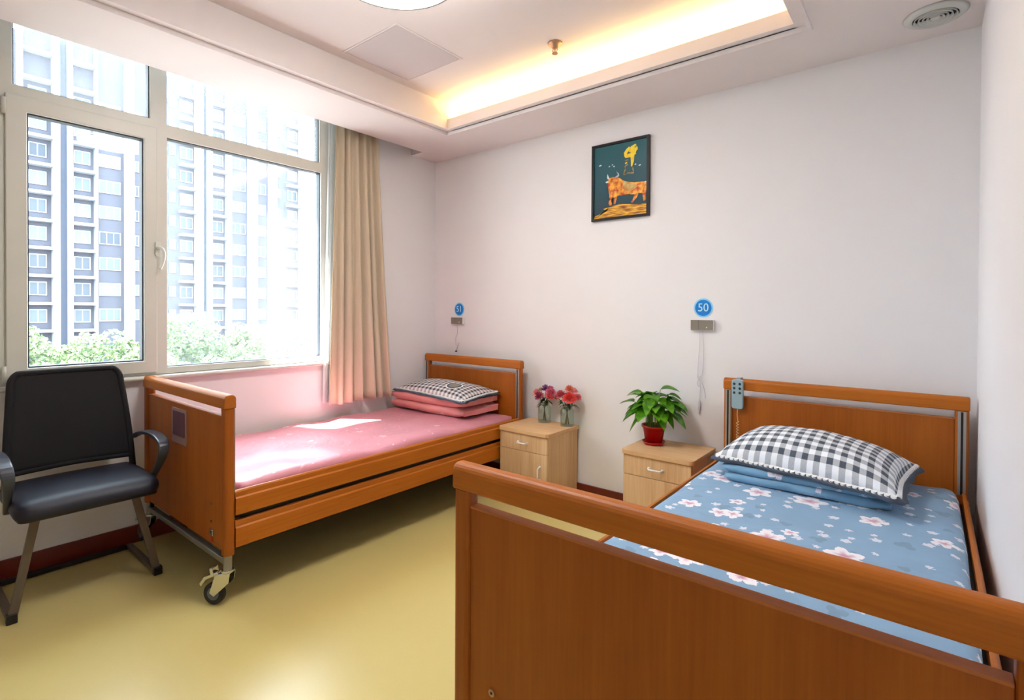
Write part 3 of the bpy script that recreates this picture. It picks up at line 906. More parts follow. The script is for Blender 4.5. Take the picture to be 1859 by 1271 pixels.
def scallop_bm(seam, r, step, lift=0.002, outw=0.004):
    """white scalloped braid along a seam: a flat tape with half-round teeth"""
    bm = B(); n = len(seam)
    L = [0]
    for i in range(n): L.append(L[-1] + (seam[(i + 1) % n] - seam[i]).length)
    tot = L[-1]; k = int(tot / step); step = tot / k
    def at(s):
        s %= tot
        lo = 0
        for i in range(n):
            if L[i + 1] >= s: lo = i; break
        f = (s - L[lo]) / max(1e-9, L[lo + 1] - L[lo])
        return seam[lo].lerp(seam[(lo + 1) % n], f)
    for q in range(k):
        s0 = q * step
        p0, p1 = at(s0), at(s0 + step)
        t = (p1 - p0); L_ = t.length
        if L_ < 1e-6: continue
        t.normalize(); o = Vector((t.y, -t.x, 0)).normalized()
        u = Vector((0, 0, lift))
        ins = -o * 0.006 + Vector((0, 0, 0.002))
        rim = [p0 + o * outw]
        for a in range(1, 6):
            an = PI * a / 6
            rim.append(p0 + t * (L_ / 2 - math.cos(an) * L_ / 2) + o * (outw + math.sin(an) * r) - Vector((0, 0, math.sin(an) * r * 0.5)))
        rim.append(p1 + o * outw)
        for zz in (1, -1):
            vs = [bm.verts.new(p + u * zz) for p in [p1 + ins, p0 + ins] + rim]
            bm.faces.new(vs if zz > 0 else vs[::-1])
    return bm

def make_pillow(name, corners, zb, th, cw, chh, m, seed, label, fl, drop, tr, trs):
    bm, seam = pillow(corners, zb, th, cw, chh, m, 'flange', seed)
    c = sum((Vector(q) for q in corners), Vector()) / 4
    o = obj(name, bm, [m, 'flange'])
    tag(o, label, 'pillow')
    obj('flange', flange_bm(seam, c, fl, drop, 0.12, 13), 'flange', o)
    obj('trim', scallop_bm(seam, tr, trs, lift=0.0022), 'white', o)
    return o

make_pillow('pillow', [(2.555, -0.640, 0.600), (3.225, -0.735, 0.585), (3.270, -0.250, 0.600), (2.585, -0.200, 0.610)], 0.585, 0.130, 0.72, 0.52, 'ging', 3.3,
            'large grey and white gingham pillow with scalloped white trim on the blue bed', 0.030, 0.016, 0.0095, 0.0205)
p1 = make_pillow('pillow', [(0.105, -0.500, 0.652), (0.880, -0.560, 0.640), (0.845, -0.160, 0.658), (0.12, -0.15, 0.662)], 0.650, 0.070, 0.62, 0.40, 'ging2', 6.1,
            'small grey checked pillow with round emblem on top of the folded pink quilt', 0.026, 0.014, 0.006, 0.013)
# round emblem near the pillow's front corner
def pill1_z(x, y):
    o = p1; best = 9; z = 0
    for v in o.data.vertices:
        w_ = v.co + ORG[o]; d = (w_.x - x) ** 2 + (w_.y - y) ** 2
        if d < best and v.co.z > 0: best = d; z = w_.z
        elif abs(d - best) < 1e-5: z = max(z, w_.z)
    return z
def ring_patch(cx, cy, rx, ry, r_in, lift):
    bm = B(); seg = 36
    A = []; C_ = []
    for k in range(seg):
        a = 2 * PI * k / seg
        for lst, rr in ((A, 1.0), (C_, r_in)):
            x = cx + rx * rr * math.cos(a); y_ = cy + ry * rr * math.sin(a)
            lst.append(bm.verts.new((x, y_, pill1_z(x, y_) + lift)))
    for k in range(seg): bm.faces.new((A[k], A[(k + 1) % seg], C_[(k + 1) % seg], C_[k]))
    if r_in < 0.02: bmesh.ops.remove_doubles(bm, verts=bm.verts, dist=1e-5)
    return bm
em = obj('emblem', ring_patch(0.665, -0.425, 0.070, 0.055, 0.0, 0.004), 'flange', p1)
obj('emblem_ring', ring_patch(0.665, -0.425, 0.070, 0.055, 0.86, 0.006), 'white', em)
obj('emblem_centre', ring_patch(0.665, -0.425, 0.042, 0.034, 0.0, 0.0065), 'panel', em)

# ================================================================== BEDSIDE CABINETS
def make_cabinet(x0, x1, yf, z1, label, plate):
    t = thing('bedside_cabinet', ((x0 + x1) / 2, yf / 2, 0), label, 'cabinet')
    yb = -0.019
    bm = B(); box(bm, x0, x0 + 0.016, yf + 0.018, yb, 0.0, z1 - 0.025); box(bm, x1 - 0.016, x1, yf + 0.018, yb, 0.0, z1 - 0.025)
    box(bm, x0 + 0.016, x1 - 0.016, yb - 0.01, yb, 0.0, z1 - 0.025); box(bm, x0 + 0.016, x1 - 0.016, yf + 0.018, yb - 0.01, 0.045, 0.060)
    box(bm, x0 + 0.016, x1 - 0.016, yf + 0.025, yf + 0.035, 0.0, 0.045)
    box(bm, x0 + 0.016, x1 - 0.016, yf + 0.020, yb - 0.01, z1 - 0.045, z1 - 0.025)
    obj('body', bm, 'oaku', t, bevel=0.001)
    bm = B(); prism(bm, rrect(x0 - 0.012, x1 + 0.012, yf - 0.010, yb, [0.002, 0.002, 0.028, 0.028]), 'z', z1 - 0.025, z1)
    obj('top', bm, 'oakx', t, bevel=0.004, angle=60)
    dz = z1 - 0.135
    dr = obj('drawer', bx(x0 + 0.002, x1 - 0.002, yf, yf + 0.017, dz, z1 - 0.028), 'oaku', t, bevel=0.0012)
    def handle(p0, p1, par):
        p0 = Vector(p0); p1 = Vector(p1); q = Vector((0, -0.022, 0))
        bm = B(); tube(bm, spline([p0, p0 + q + (p1 - p0) * 0.10, p0.lerp(p1, 0.5) + q * 1.15, p1 + q - (p1 - p0) * 0.10, p1], 6), 0.0050, 10)
        disc(bm, p0 + Vector((0, 0.0, 0)), 0.009, (0, -1, 0), 0.004, 14); disc(bm, p1, 0.009, (0, -1, 0), 0.004, 14)
        obj('handle', bm, 'pwhite', par, smooth=True)
    cx = (x0 + x1) / 2
    handle((cx - 0.038, yf, dz + 0.052), (cx + 0.038, yf, dz + 0.052), dr)
    dd = obj('door', bx(x0 + 0.002, x1 - 0.002, yf, yf + 0.017, 0.052, dz - 0.003), 'oaku', t, bevel=0.0012)
    handle((x1 - 0.055, yf, 0.170), (x1 - 0.055, yf, 0.255), dd)
    return t
CZ1 = 0.472
make_cabinet(1.053, 1.440, -0.376, CZ1, 'light oak bedside cabinet holding two glass jars of pink flowers', True)
make_cabinet(1.962, 2.350, -0.376, CZ1, 'light oak bedside cabinet holding the potted plant, beside the blue bed', False)

# ================================================================== FLOWERS IN JARS
def jar(cx, cy, z0, r, h, label, square=False):
    bm = B()
    prof = [(0.001, z0), (r * 0.96, z0), (r, z0 + 0.006), (r, z0 + h * 0.68), (r * 0.72, z0 + h * 0.84), (r * 0.70, z0 + h * 0.96), (r * 0.76, z0 + h), (r * 0.68, z0 + h), (r * 0.63, z0 + h * 0.94), (r * 0.65, z0 + h * 0.84), (r * 0.92, z0 + h * 0.66), (r * 0.92, z0 + 0.010), (0.001, z0 + 0.008)]
    if square: prof = [(0.001, z0), (r * 0.96, z0), (r, z0 + 0.006), (r * 0.98, z0 + h * 0.8), (r * 0.92, z0 + h * 0.9), (r * 0.98, z0 + h), (r * 0.9, z0 + h), (r * 0.85, z0 + h * 0.9), (r * 0.9, z0 + h * 0.8), (r * 0.92, z0 + 0.010), (0.001, z0 + 0.008)]
    lathe(bm, cx, cy, prof, 28)
    o = obj('glass_jar', bm, 'bottle')
    return tag(o, label, 'jar')

def rose(bm, c, R, tilt, seed, mi=0):
    rnd = random.Random(seed); c = Vector(c)
    Q = tilt.to_track_quat('Z', 'Y')
    layers = ((0.30, 3, 0.95, 0.10), (0.55, 4, 0.85, 0.30), (0.80, 5, 0.62, 0.60), (1.0, 6, 0.35, 0.95))
    for (rr, n, hh, flare) in layers:
        for k in range(n):
            a0 = 2 * PI * k / n + rnd.uniform(0, 0.6)
            half = PI / n * 1.35
            G = []
            for i in range(6):
                row = []
                s = i / 5
                for j in range(6):
                    u = j / 5 * 2 - 1
                    a = a0 + u * half * (0.55 + 0.45 * math.sin(PI * min(1, s + 0.15)))
                    rad = R * rr * (0.35 + 0.65 * s ** (0.6 + flare)) * (1 - 0.05 * abs(u))
                    z = R * (hh * s * (1.05 - 0.12 * u * u)) - R * 0.25 * flare * s ** 4
                    row.append(bm.verts.new(c + Q @ Vector((rad * math.cos(a), rad * math.sin(a), z))))
                G.append(row)
            for i in range(5):
                for j in range(5):
                    f = bm.faces.new((G[i][j], G[i][j + 1], G[i + 1][j + 1], G[i + 1][j])); f.smooth = True; f.material_index = mi

def leafquad(bm, base, direction, length, width, droop=0.3, fold=0.25, seg=7, mi=0, heart=False):
    d = Vector(direction).normalized(); side = d.cross(Vector((0, 0, 1)))
    if side.length < 0.05: side = Vector((1, 0, 0))
    side.normalize(); nrm = side.cross(d).normalized()
    rows = []
    for i in range(seg + 1):
        s = i / seg
        if heart: wd = width * (math.sin(PI * min(1, s ** 0.62)) ** 0.8) * (1 - 0.15 * s) if 0 < s < 1 else 0.0004
        else: wd = width * math.sin(PI * s ** 0.8) if 0 < s < 1 else 0.0004
        p = Vector(base) + d * length * s - Vector((0, 0, 1)) * droop * length * s * s
        q = side * wd / 2
        up = nrm * wd * fold
        rows.append([bm.verts.new(p - q + up), bm.verts.new(p), bm.verts.new(p + q + up)])
    for i in range(seg):
        for j in range(2):
            f = bm.faces.new((rows[i][j], rows[i][j + 1], rows[i + 1][j + 1], rows[i + 1][j])); f.smooth = True; f.material_index = mi

ROSE = {}
def rosem(rgb):
    if rgb not in ROSE:
        ROSE[rgb] = cloth('petal_%02x%02x%02x' % rgb, rgb, 0.25, 0.6)
    return ROSE[rgb]

def bouquet(cx, cy, zj, blooms, label, seed):
    t = thing('flower_bouquet', (cx, cy, zj), label, 'flowers')
    rnd = random.Random(seed)
    for i, (dx, dy, dz, R, rgb) in enumerate(blooms):
        R *= 1.28
        c = Vector((cx + dx, cy + dy, zj + dz)); bm = B()
        rose(bm, c - Vector((0, 0, R * 0.4)), R, Vector((dx * 5, dy * 5 - 0.35, 0.9)), seed * 31 + i)
        b = obj('bloom', bm, rosem(rgb), t)
        bm = B(); tube(bm, spline([(cx + dx * -0.2, cy + dy * -0.2, zj + 0.012), (cx + dx * 0.12, cy + dy * 0.12, zj + dz * 0.55), (c.x, c.y, c.z - R * 0.3)], 5), 0.0022, 6)
        obj('stem', bm, 'bleaf', t)
    bm = B()
    for k in range(18):
        a = rnd.uniform(0, 2 * PI); rr = rnd.uniform(0.012, 0.04)
        p = Vector((cx + rr * math.cos(a), cy + rr * math.sin(a) * 0.8, zj + rnd.uniform(0.12, 0.17)))
        leafquad(bm, p, (math.cos(a), math.sin(a), rnd.uniform(-0.4, 0.5)), rnd.uniform(0.03, 0.05), 0.022, 0.4, 0.2, 5)
    obj('leaf', bm, 'bleaf', t)
    return t
JZ = CZ1 + 0.0006
jar(1.213, -0.085, JZ, 0.046, 0.150, 'clear glass bottle-shaped jar of flowers near the pink bed')
jar(1.400, -0.085, JZ, 0.046, 0.150, 'clear glass jar of flowers at the right edge of the cabinet')
bouquet(1.213, -0.085, JZ, [(-0.062, 0.0, 0.205, 0.030, (236, 150, 160)), (-0.018, -0.035, 0.192, 0.030, (178, 72, 100)), (-0.012, 0.03, 0.235, 0.030, (150, 96, 150)), (0.050, 0.0, 0.218, 0.034, (222, 112, 134)), (0.062, -0.025, 0.192, 0.024, (220, 90, 90)), (0.028, 0.03, 0.236, 0.024, (214, 120, 160)), (-0.045, 0.02, 0.222, 0.020, (224, 196, 150))],
        'pink and purple artificial flowers in the jar nearer the pink bed', 5)
bouquet(1.400, -0.085, JZ, [(0.042, -0.035, 0.208, 0.040, (236, 82, 76)), (-0.040, -0.01, 0.215, 0.032, (208, 92, 104)), (0.0, 0.03, 0.250, 0.030, (226, 130, 104)), (-0.072, 0.0, 0.190, 0.026, (224, 96, 96)), (0.075, 0.01, 0.205, 0.024, (226, 120, 130)), (0.03, 0.03, 0.24, 0.026, (240, 160, 160))],
        'bouquet with a large coral red rose in the right-hand jar', 8)

# ================================================================== POTTED PLANT
px, py, pz = 2.052, -0.165, CZ1 + 0.0006
pt = thing('potted_plant', (px, py, pz), 'green leafy pothos plant in a red plastic pot', 'plant')
bm = B(); lathe(bm, px, py, [(0.001, pz), (0.052, pz), (0.066, pz + 0.018), (0.068, pz + 0.018), (0.054, pz + 0.003), (0.001, pz + 0.003)], 36); obj('saucer', bm, 'pot', pt)
bm = B(); lathe(bm, px, py, [(0.001, pz + 0.003), (0.047, pz + 0.003), (0.063, pz + 0.098), (0.070, pz + 0.100), (0.071, pz + 0.113), (0.066, pz + 0.113), (0.060, pz + 0.095), (0.046, pz + 0.010), (0.001, pz + 0.010)], 40); obj('pot', bm, 'pot', pt)
bm = B(); disc(bm, (px, py, pz + 0.085), 0.056, (0, 0, 1), 0.012, 30); obj('soil', bm, 'soil', pt)
rnd = random.Random(21)
sb = B()
camdir = Vector((0.55, -0.8, 0))
leaves = [(-0.215, -0.03, 0.235), (-0.13, 0.02, 0.265), (-0.11, -0.05, 0.300), (-0.02, 0.02, 0.300), (0.06, 0.03, 0.320), (0.14, 0.02, 0.295), (0.195, 0.0, 0.250), (0.185, -0.02, 0.190), (0.12, -0.04, 0.150), (-0.17, -0.06, 0.165), (-0.10, -0.07, 0.20), (-0.05, -0.09, 0.235), (0.0, -0.10, 0.255), (0.05, -0.10, 0.235), (0.09, -0.09, 0.195), (0.12, -0.07, 0.225), (-0.14, 0.03, 0.20), (0.02, 0.05, 0.27), (-0.06, 0.05, 0.285), (0.10, 0.05, 0.265), (-0.08, -0.05, 0.125), (0.03, -0.03, 0.265), (-0.03, -0.05, 0.215), (0.14, 0.0, 0.20), (0.0, 0.0, 0.285), (-0.17, 0.0, 0.205), (0.065, -0.06, 0.155), (-0.02, -0.11, 0.20), (0.15, -0.06, 0.25)]
for _ in range(26):
    a_ = rnd.uniform(0, 2 * PI); rr_ = rnd.uniform(0.03, 0.17)
    leaves.append((rr_ * math.cos(a_) * 1.15, rr_ * math.sin(a_) * 0.75, rnd.uniform(0.19, 0.30) - rr_ * 0.25))
for i, (dx, dy, dz) in enumerate(leaves):
    dy = max(dy, -0.12) * 0.85; dx *= 0.88
    a = math.atan2(dy, dx)
    root = Vector((px + 0.048 * math.cos(a) * rnd.uniform(0.2, 1), py + 0.048 * math.sin(a) * rnd.uniform(0.2, 1), pz + 0.092))
    tip = Vector((px + dx * 0.62, py + dy * 0.62, pz + dz))
    if dz < 0.17: tip.z = pz + dz + 0.05
    mid = root.lerp(tip, 0.5) + Vector((0, 0, 0.035)) - Vector((dx, dy, 0)) * 0.15
    tube(sb, spline([root, mid, tip], 5), 0.0020, 6)
    out = Vector((dx, dy, 0)).normalized() + Vector((rnd.uniform(-0.3, 0.3), rnd.uniform(-0.3, 0.3) - 0.15, rnd.uniform(-0.35, 0.25)))
    if dz < 0.17: out.z = -0.9
    ln = rnd.uniform(0.085, 0.115)
    lb = B()
    leafquad(lb, tip, out, ln, ln * rnd.uniform(0.74, 0.95), 0.35, 0.16, 9, heart=True)
    obj('leaf', lb, 'leaf', pt)
obj('stem', sb, 'stem', pt)

# ================================================================== WALL FITTINGS
def sign(cx, cz, num, label):
    t = thing('number_sign', (cx, 0, cz), label, 'sign')
    bm = B(); disc(bm, (cx, -0.0006, cz), 0.056, (0, -1, 0), 0.0012, 48); obj('backing', bm, 'paleblue', t)
    bm = B(); disc(bm, (cx, -0.0018, cz), 0.047, (0, -1, 0), 0.0016, 48); obj('disc', bm, 'blueplate', t)
    bm = text_bm(num, 0.068, lambda x, y_, d: (cx + x, -0.0042 - d, cz + y_), 0.001, 0.95)
    obj('number', bm, 'signtxt', t)
sign(2.278, 1.271, '50', 'round blue sign with the number 50 on the wall above the right bed')
sign(0.295, 1.257, '51', 'round blue sign with the number 51 on the wall above the window bed')

def call_panel(x0, x1, z0, z1, label, cords, tassel):
    t = thing('call_panel', ((x0 + x1) / 2, 0, z0), label, 'call panel')
    obj('housing', bx(x0, x1 + 0.004, -0.022, -0.0006, z0 - 0.004, z1 + 0.002), 'pwhite', t, bevel=0.003)
    fp = obj('faceplate', bx(x0 - 0.001, x1, -0.0255, -0.0221, z0, z1), 'panel', t, bevel=0.001)
    for k, xx in enumerate((x0 + 0.020, x0 + 0.092)):
        bm = B(); disc(bm, (xx, -0.0255, z0 + 0.015), 0.004, (0, -1, 0), 0.001, 12); obj('button', bm, 'pwhite' if k else 'holder', fp)
    obj('seam', bx(x0 + 0.044, x0 + 0.0455, -0.0260, -0.0253, z0 + 0.002, z1 - 0.002), 'darkm', fp)
    for c in cords:
        bm = B(); tube(bm, spline(c, 6), 0.0016, 6); obj('cord', bm, 'cord', t)
    if tassel:
        bm = B(); x, z = tassel; lathe(bm, x, -0.010, [(0.001, z + 0.075), (0.006, z + 0.07), (0.007, z + 0.02), (0.003, z + 0.012), (0.005, z), (0.001, z - 0.004)], 12); obj('cord_toggle', bm, 'cord', t)
call_panel(2.214, 2.340, 1.143, 1.200, 'taupe nurse call panel with hanging cords under the number 50 sign',
    [[(2.262, -0.010, 1.143), (2.260, -0.009, 1.05), (2.254, -0.008, 0.95), (2.252, -0.009, 0.868), (2.264, -0.009, 0.845), (2.268, -0.010, 0.80), (2.262, -0.010, 0.73)],
     [(2.276, -0.010, 1.143), (2.284, -0.009, 1.07), (2.284, -0.008, 0.98), (2.277, -0.009, 0.885), (2.262, -0.009, 0.860), (2.276, -0.010, 0.835), (2.292, -0.010, 0.79), (2.298, -0.010, 0.745)],
     [(2.250, -0.012, 0.865), (2.270, -0.014, 0.870), (2.272, -0.014, 0.852), (2.256, -0.012, 0.850), (2.252, -0.010, 0.822), (2.264, -0.010, 0.812), (2.268, -0.010, 0.830)]], (2.262, 0.655))
call_panel(0.224, 0.350, 1.137, 1.190, 'taupe nurse call panel with a looped cord under the number 51 sign',
    [[(0.280, -0.010, 1.137), (0.281, -0.009, 1.06), (0.262, -0.009, 1.02), (0.262, -0.009, 0.975), (0.285, -0.010, 0.955), (0.300, -0.010, 0.985), (0.284, -0.010, 0.95), (0.272, -0.010, 0.925)]], None)
bm = B(); disc(bm, (0.265, -0.0006, 0.912), 0.006, (0, -1, 0), 0.012, 14)
tag(obj('wall_hook', bm, 'darkm'), 'tiny dark hook on the wall just above the window bed headboard', 'hook')

# ------------------------------------------------------------------ picture
def picture():
    x0, x1, z0, z1 = 1.540, 1.945, 1.842, 2.343
    t = thing('framed_picture', ((x0 + x1) / 2, 0, z0), 'black framed picture of an orange bull under golden calligraphy', 'picture')
    bm = B(); f = 0.016; D = -0.024
    for a in ((x0, x1, z0, z0 + f), (x0, x1, z1 - f, z1), (x0, x0 + f, z0 + f, z1 - f), (x1 - f, x1, z0 + f, z1 - f)):
        box(bm, a[0], a[1], D, -0.001, a[2], a[3])
    obj('frame', bm, 'frame', t, bevel=0.001)
    W_, H_ = x1 - x0 - 2 * f, z1 - z0 - 2 * f
    m, tr, p = nt('teal_print')
    tc = tr.nodes.new('ShaderNodeTexCoord')
    nz = tr.nodes.new('ShaderNodeTexNoise'); nz.inputs['Scale'].default_value = 6; nz.inputs['Detail'].default_value = 6; lk(tr, tc.outputs['Object'], nz.inputs['Vector'])
    sp = tr.nodes.new('ShaderNodeSeparateXYZ'); lk(tr, tc.outputs['Object'], sp.inputs[0])
    r = tr.nodes.new('ShaderNodeMapRange'); r.inputs[1].default_value = 0.0; r.inputs[2].default_value = 0.47; lk(tr, sp.outputs[2], r.inputs[0])
    c1 = mixc(tr, r.outputs[0], s2l((20, 26, 40)), s2l((30, 92, 96)))
    c2 = mixc(tr, mathn(tr, 'MULTIPLY', nz.outputs[0], 0.45), c1, s2l((30, 100, 124)))
    lk(tr, c2, p.inputs['Base Color']); p.inputs['Roughness'].default_value = 0.35
    pr_ = obj('print', bx(x0 + f, x1 - f, -0.014, -0.004, z0 + f, z1 - f), m, t)
    def streak(name, a, b, scale):
        m, tr, p = nt(name)
        tc = tr.nodes.new('ShaderNodeTexCoord'); mp = tr.nodes.new('ShaderNodeMapping'); mp.inputs['Scale'].default_value = scale
        lk(tr, tc.outputs['Object'], mp.inputs['Vector'])
        nz = tr.nodes.new('ShaderNodeTexNoise'); nz.inputs['Scale'].default_value = 1; nz.inputs['Detail'].default_value = 6; lk(tr, mp.outputs[0], nz.inputs['Vector'])
        r = tr.nodes.new('ShaderNodeMapRange'); r.inputs[1].default_value = 0.38; r.inputs[2].default_value = 0.62; lk(tr, nz.outputs[0], r.inputs[0])
        lk(tr, mixc(tr, r.outputs[0], s2l(a), s2l(b)), p.inputs['Base Color']); p.inputs['Roughness'].default_value = 0.4
        return m
    bullm = streak('bull_paint', (186, 52, 2), (255, 184, 60), (34, 34, 34))
    bull2 = streak('bull_back_paint', (196, 120, 40), (206, 196, 120), (25, 25, 25))
    gold = streak('golden_ground', (130, 60, 4), (250, 190, 50), (12, 12, 120))
    yel = streak('calligraphy_gold', (244, 196, 4), (252, 232, 60), (30, 30, 30))
    ink = streak('calligraphy_brown', (110, 84, 60), (190, 170, 110), (40, 40, 40))
    wht = streak('white_specks', (200, 210, 216), (236, 236, 240), (30, 30, 30))
    # pixel-space of the print: u,v in 0..1 (v up)
    def poly(pts, m, dep, name):
        bm = B()
        P2 = [(x0 + f + u * W_, z0 + f + v * H_) for u, v in pts]
        prism(bm, P2, 'y', -0.0140 - dep, -0.0139); bmesh.ops.triangulate(bm, faces=bm.faces)
        obj(name, bm, m, pr_)
    # ground
    poly([(0.0, 0.0), (1.0, 0.0), (1.0, 0.14), (0.86, 0.135), (0.72, 0.15), (0.5, 0.17), (0.3, 0.15), (0.18, 0.13), (0.26, 0.10), (0.08, 0.055), (0.0, 0.035)], gold, 0.0006, 'painted_ground')
    # bull: body with lowered chest, hump, head towards the viewer, horns, legs
    body = [(0.27, 0.46), (0.275, 0.51), (0.30, 0.545), (0.35, 0.555), (0.42, 0.55), (0.50, 0.525), (0.57, 0.485), (0.66, 0.455), (0.78, 0.435), (0.90, 0.43), (0.985, 0.425), (0.995, 0.36), (0.985, 0.30), (0.93, 0.275), (0.86, 0.285), (0.78, 0.275), (0.66, 0.29), (0.56, 0.285), (0.47, 0.29), (0.41, 0.265), (0.36, 0.28), (0.31, 0.30), (0.29, 0.34), (0.29, 0.39)]
    poly(body, bullm, 0.0009, 'painted_bull')
    poly([(0.56, 0.475), (0.66, 0.45), (0.78, 0.425), (0.82, 0.37), (0.74, 0.335), (0.62, 0.33), (0.56, 0.38)], bull2, 0.0012, 'painted_bull')
    for leg in ([(0.30, 0.31), (0.37, 0.29), (0.34, 0.24), (0.36, 0.17), (0.30, 0.165), (0.285, 0.20), (0.31, 0.245)], [(0.40, 0.27), (0.46, 0.29), (0.44, 0.24), (0.42, 0.18), (0.385, 0.18), (0.40, 0.23)],
                [(0.78, 0.28), (0.85, 0.285), (0.82, 0.23), (0.78, 0.20), (0.75, 0.17), (0.71, 0.175), (0.75, 0.215)], [(0.92, 0.28), (0.985, 0.30), (0.97, 0.23), (0.985, 0.18), (0.94, 0.17), (0.93, 0.22)]):
        poly(leg, bullm, 0.0008, 'painted_bull')
    for horn in ([(0.275, 0.53), (0.255, 0.56), (0.265, 0.61), (0.285, 0.57), (0.305, 0.545)], [(0.41, 0.55), (0.47, 0.565), (0.455, 0.61), (0.43, 0.63), (0.485, 0.59), (0.49, 0.555), (0.45, 0.54)], [(0.225, 0.505), (0.275, 0.515), (0.28, 0.49), (0.24, 0.485)]):
        poly(horn, wht, 0.0012, 'painted_horn')
    # brush strokes of the golden character, read downwards
    cnt = [0]
    def stroke(pts, wd, m, dep=0.0012):
        cnt[0] += 1; dep += cnt[0] * 0.00012
        L, R_ = [], []
        for i, (u, v) in enumerate(pts):
            a = pts[max(i - 1, 0)]; b = pts[min(i + 1, len(pts) - 1)]
            dx, dy = b[0] - a[0], (b[1] - a[1]) * H_ / W_; l = math.hypot(dx, dy); ww = wd[i] if isinstance(wd, list) else wd
            nx, ny = -dy / l * ww, dx / l * ww * W_ / H_
            L.append((u + nx, v + ny)); R_.append((u - nx, v - ny))
        poly(L + R_[::-1], m, dep, 'calligraphy_stroke')
    stroke([(0.68, 0.925), (0.64, 0.885), (0.585, 0.84)], [0.012, 0.03, 0.02], yel)
    stroke([(0.62, 0.87), (0.61, 0.83), (0.60, 0.80)], [0.02, 0.03, 0.015], yel)
    stroke([(0.68, 0.90), (0.74, 0.915), (0.80, 0.94)], [0.015, 0.028, 0.016], yel)
    stroke([(0.67, 0.87), (0.74, 0.875), (0.83, 0.885)], [0.02, 0.036, 0.022], yel)
    stroke([(0.82, 0.91), (0.78, 0.86), (0.72, 0.82)], [0.012, 0.03, 0.025], yel)
    stroke([(0.60, 0.795), (0.68, 0.81), (0.80, 0.825)], [0.014, 0.034, 0.014], yel)
    stroke([(0.73, 0.93), (0.735, 0.82), (0.735, 0.72), (0.72, 0.655)], [0.02, 0.038, 0.026, 0.010], yel)
    stroke([(0.60, 0.745), (0.63, 0.75), (0.66, 0.755)], 0.010, ink)
    stroke([(0.60, 0.71), (0.64, 0.72)], 0.012, yel)
    stroke([(0.585, 0.665), (0.62, 0.68), (0.65, 0.69)], 0.011, ink)
    stroke([(0.61, 0.66), (0.60, 0.62), (0.575, 0.565)], [0.008, 0.014, 0.006], ink)
    stroke([(0.575, 0.56), (0.66, 0.575), (0.76, 0.565)], [0.006, 0.010, 0.012], ink)
    stroke([(0.735, 0.66), (0.75, 0.61), (0.76, 0.575)], [0.006, 0.013, 0.008], ink)
    for (u, v, r_) in ((0.12, 0.745, 0.030), (0.30, 0.71, 0.018), (0.36, 0.725, 0.016), (0.39, 0.70, 0.020), (0.79, 0.675, 0.018), (0.87, 0.655, 0.024), (0.975, 0.42, 0.02)):
        poly([(u - r_, v - 0.006), (u, v - 0.010), (u + r_, v), (u + r_ * 0.4, v + 0.011), (u - r_ * 0.6, v + 0.006)], wht, 0.0012, 'white_mark')
picture()

# ------------------------------------------------------------------ bed remote on the headboard
RY = -0.1385
rm = thing('bed_remote', (2.513, RY, 0.73), 'pale grey bed remote with six dark buttons hooked over the right headboard', 'remote control')
bm = B(); prism(bm, rrect(2.484, 2.542, 0.733, 0.889, 0.014), 'y', RY - 0.022, RY)
obj('handset', bm, 'remote', rm, bevel=0.005)
for i in range(3):
    for j in range(2):
        bm = B(); disc(bm, (2.4985 + j * 0.028, RY - 0.022, 0.866 - i * 0.0235), 0.0068, (0, -1, 0), 0.002, 16); obj('button', bm, 'btn', rm, bevel=0.0008)
pts = [(2.513, RY - 0.010, 0.735), (2.511, RY - 0.009, 0.70), (2.515, RY - 0.010, 0.665)]
for k in range(60):
    a = k * 0.9; pts.append((2.515 + 0.006 * math.cos(a), RY - 0.012 + 0.006 * math.sin(a), 0.665 - k * 0.0022))
bm = B(); tube(bm, pts, 0.0018, 6); obj('cable', bm, 'coil', rm)
bm = B(); flatbar(bm, [(2.513, RY + 0.001, 0.880), (2.513, RY + 0.001, 0.8945), (2.513, -0.086, 0.8945), (2.513, -0.086, 0.870)], 0.020, 0.002, (1, 0, 0)); obj('hook', bm, 'remote', rm)

# ================================================================== CEILING FITTINGS
LX, LY, LZ, LR = 1.690, -1.790, 2.546, 0.262
lt = thing('ceiling_lamp', (LX, LY, HT), 'large round white ceiling lamp with a thin dark rim', 'lamp')
bm = B(); lathe(bm, LX, LY, [(0.001, LZ - 0.016), (LR * 0.45, LZ - 0.014), (LR * 0.8, LZ - 0.007), (LR * 0.955, LZ + 0.002), (LR * 0.965, LZ + 0.012)], 64); obj('diffuser', bm, 'lamp', lt)
bm = B(); lathe(bm, LX, LY, [(LR * 0.965, LZ + 0.012), (LR * 0.965, HT - 0.045)], 64); obj('shade', bm, 'lampside', lt)
for zz in (LZ, LZ + 0.050):
    bm = B(); lathe(bm, LX, LY, [(LR * 0.97, zz), (LR, zz), (LR, zz + 0.006), (LR * 0.97, zz + 0.006), (LR * 0.97, zz)], 64); obj('rim', bm, 'steel', lt)
bm = B(); disc(bm, (LX, LY, HT - 0.045), LR * 0.80, (0, 0, 1), 0.044, 48); obj('base', bm, 'pwhite', lt)

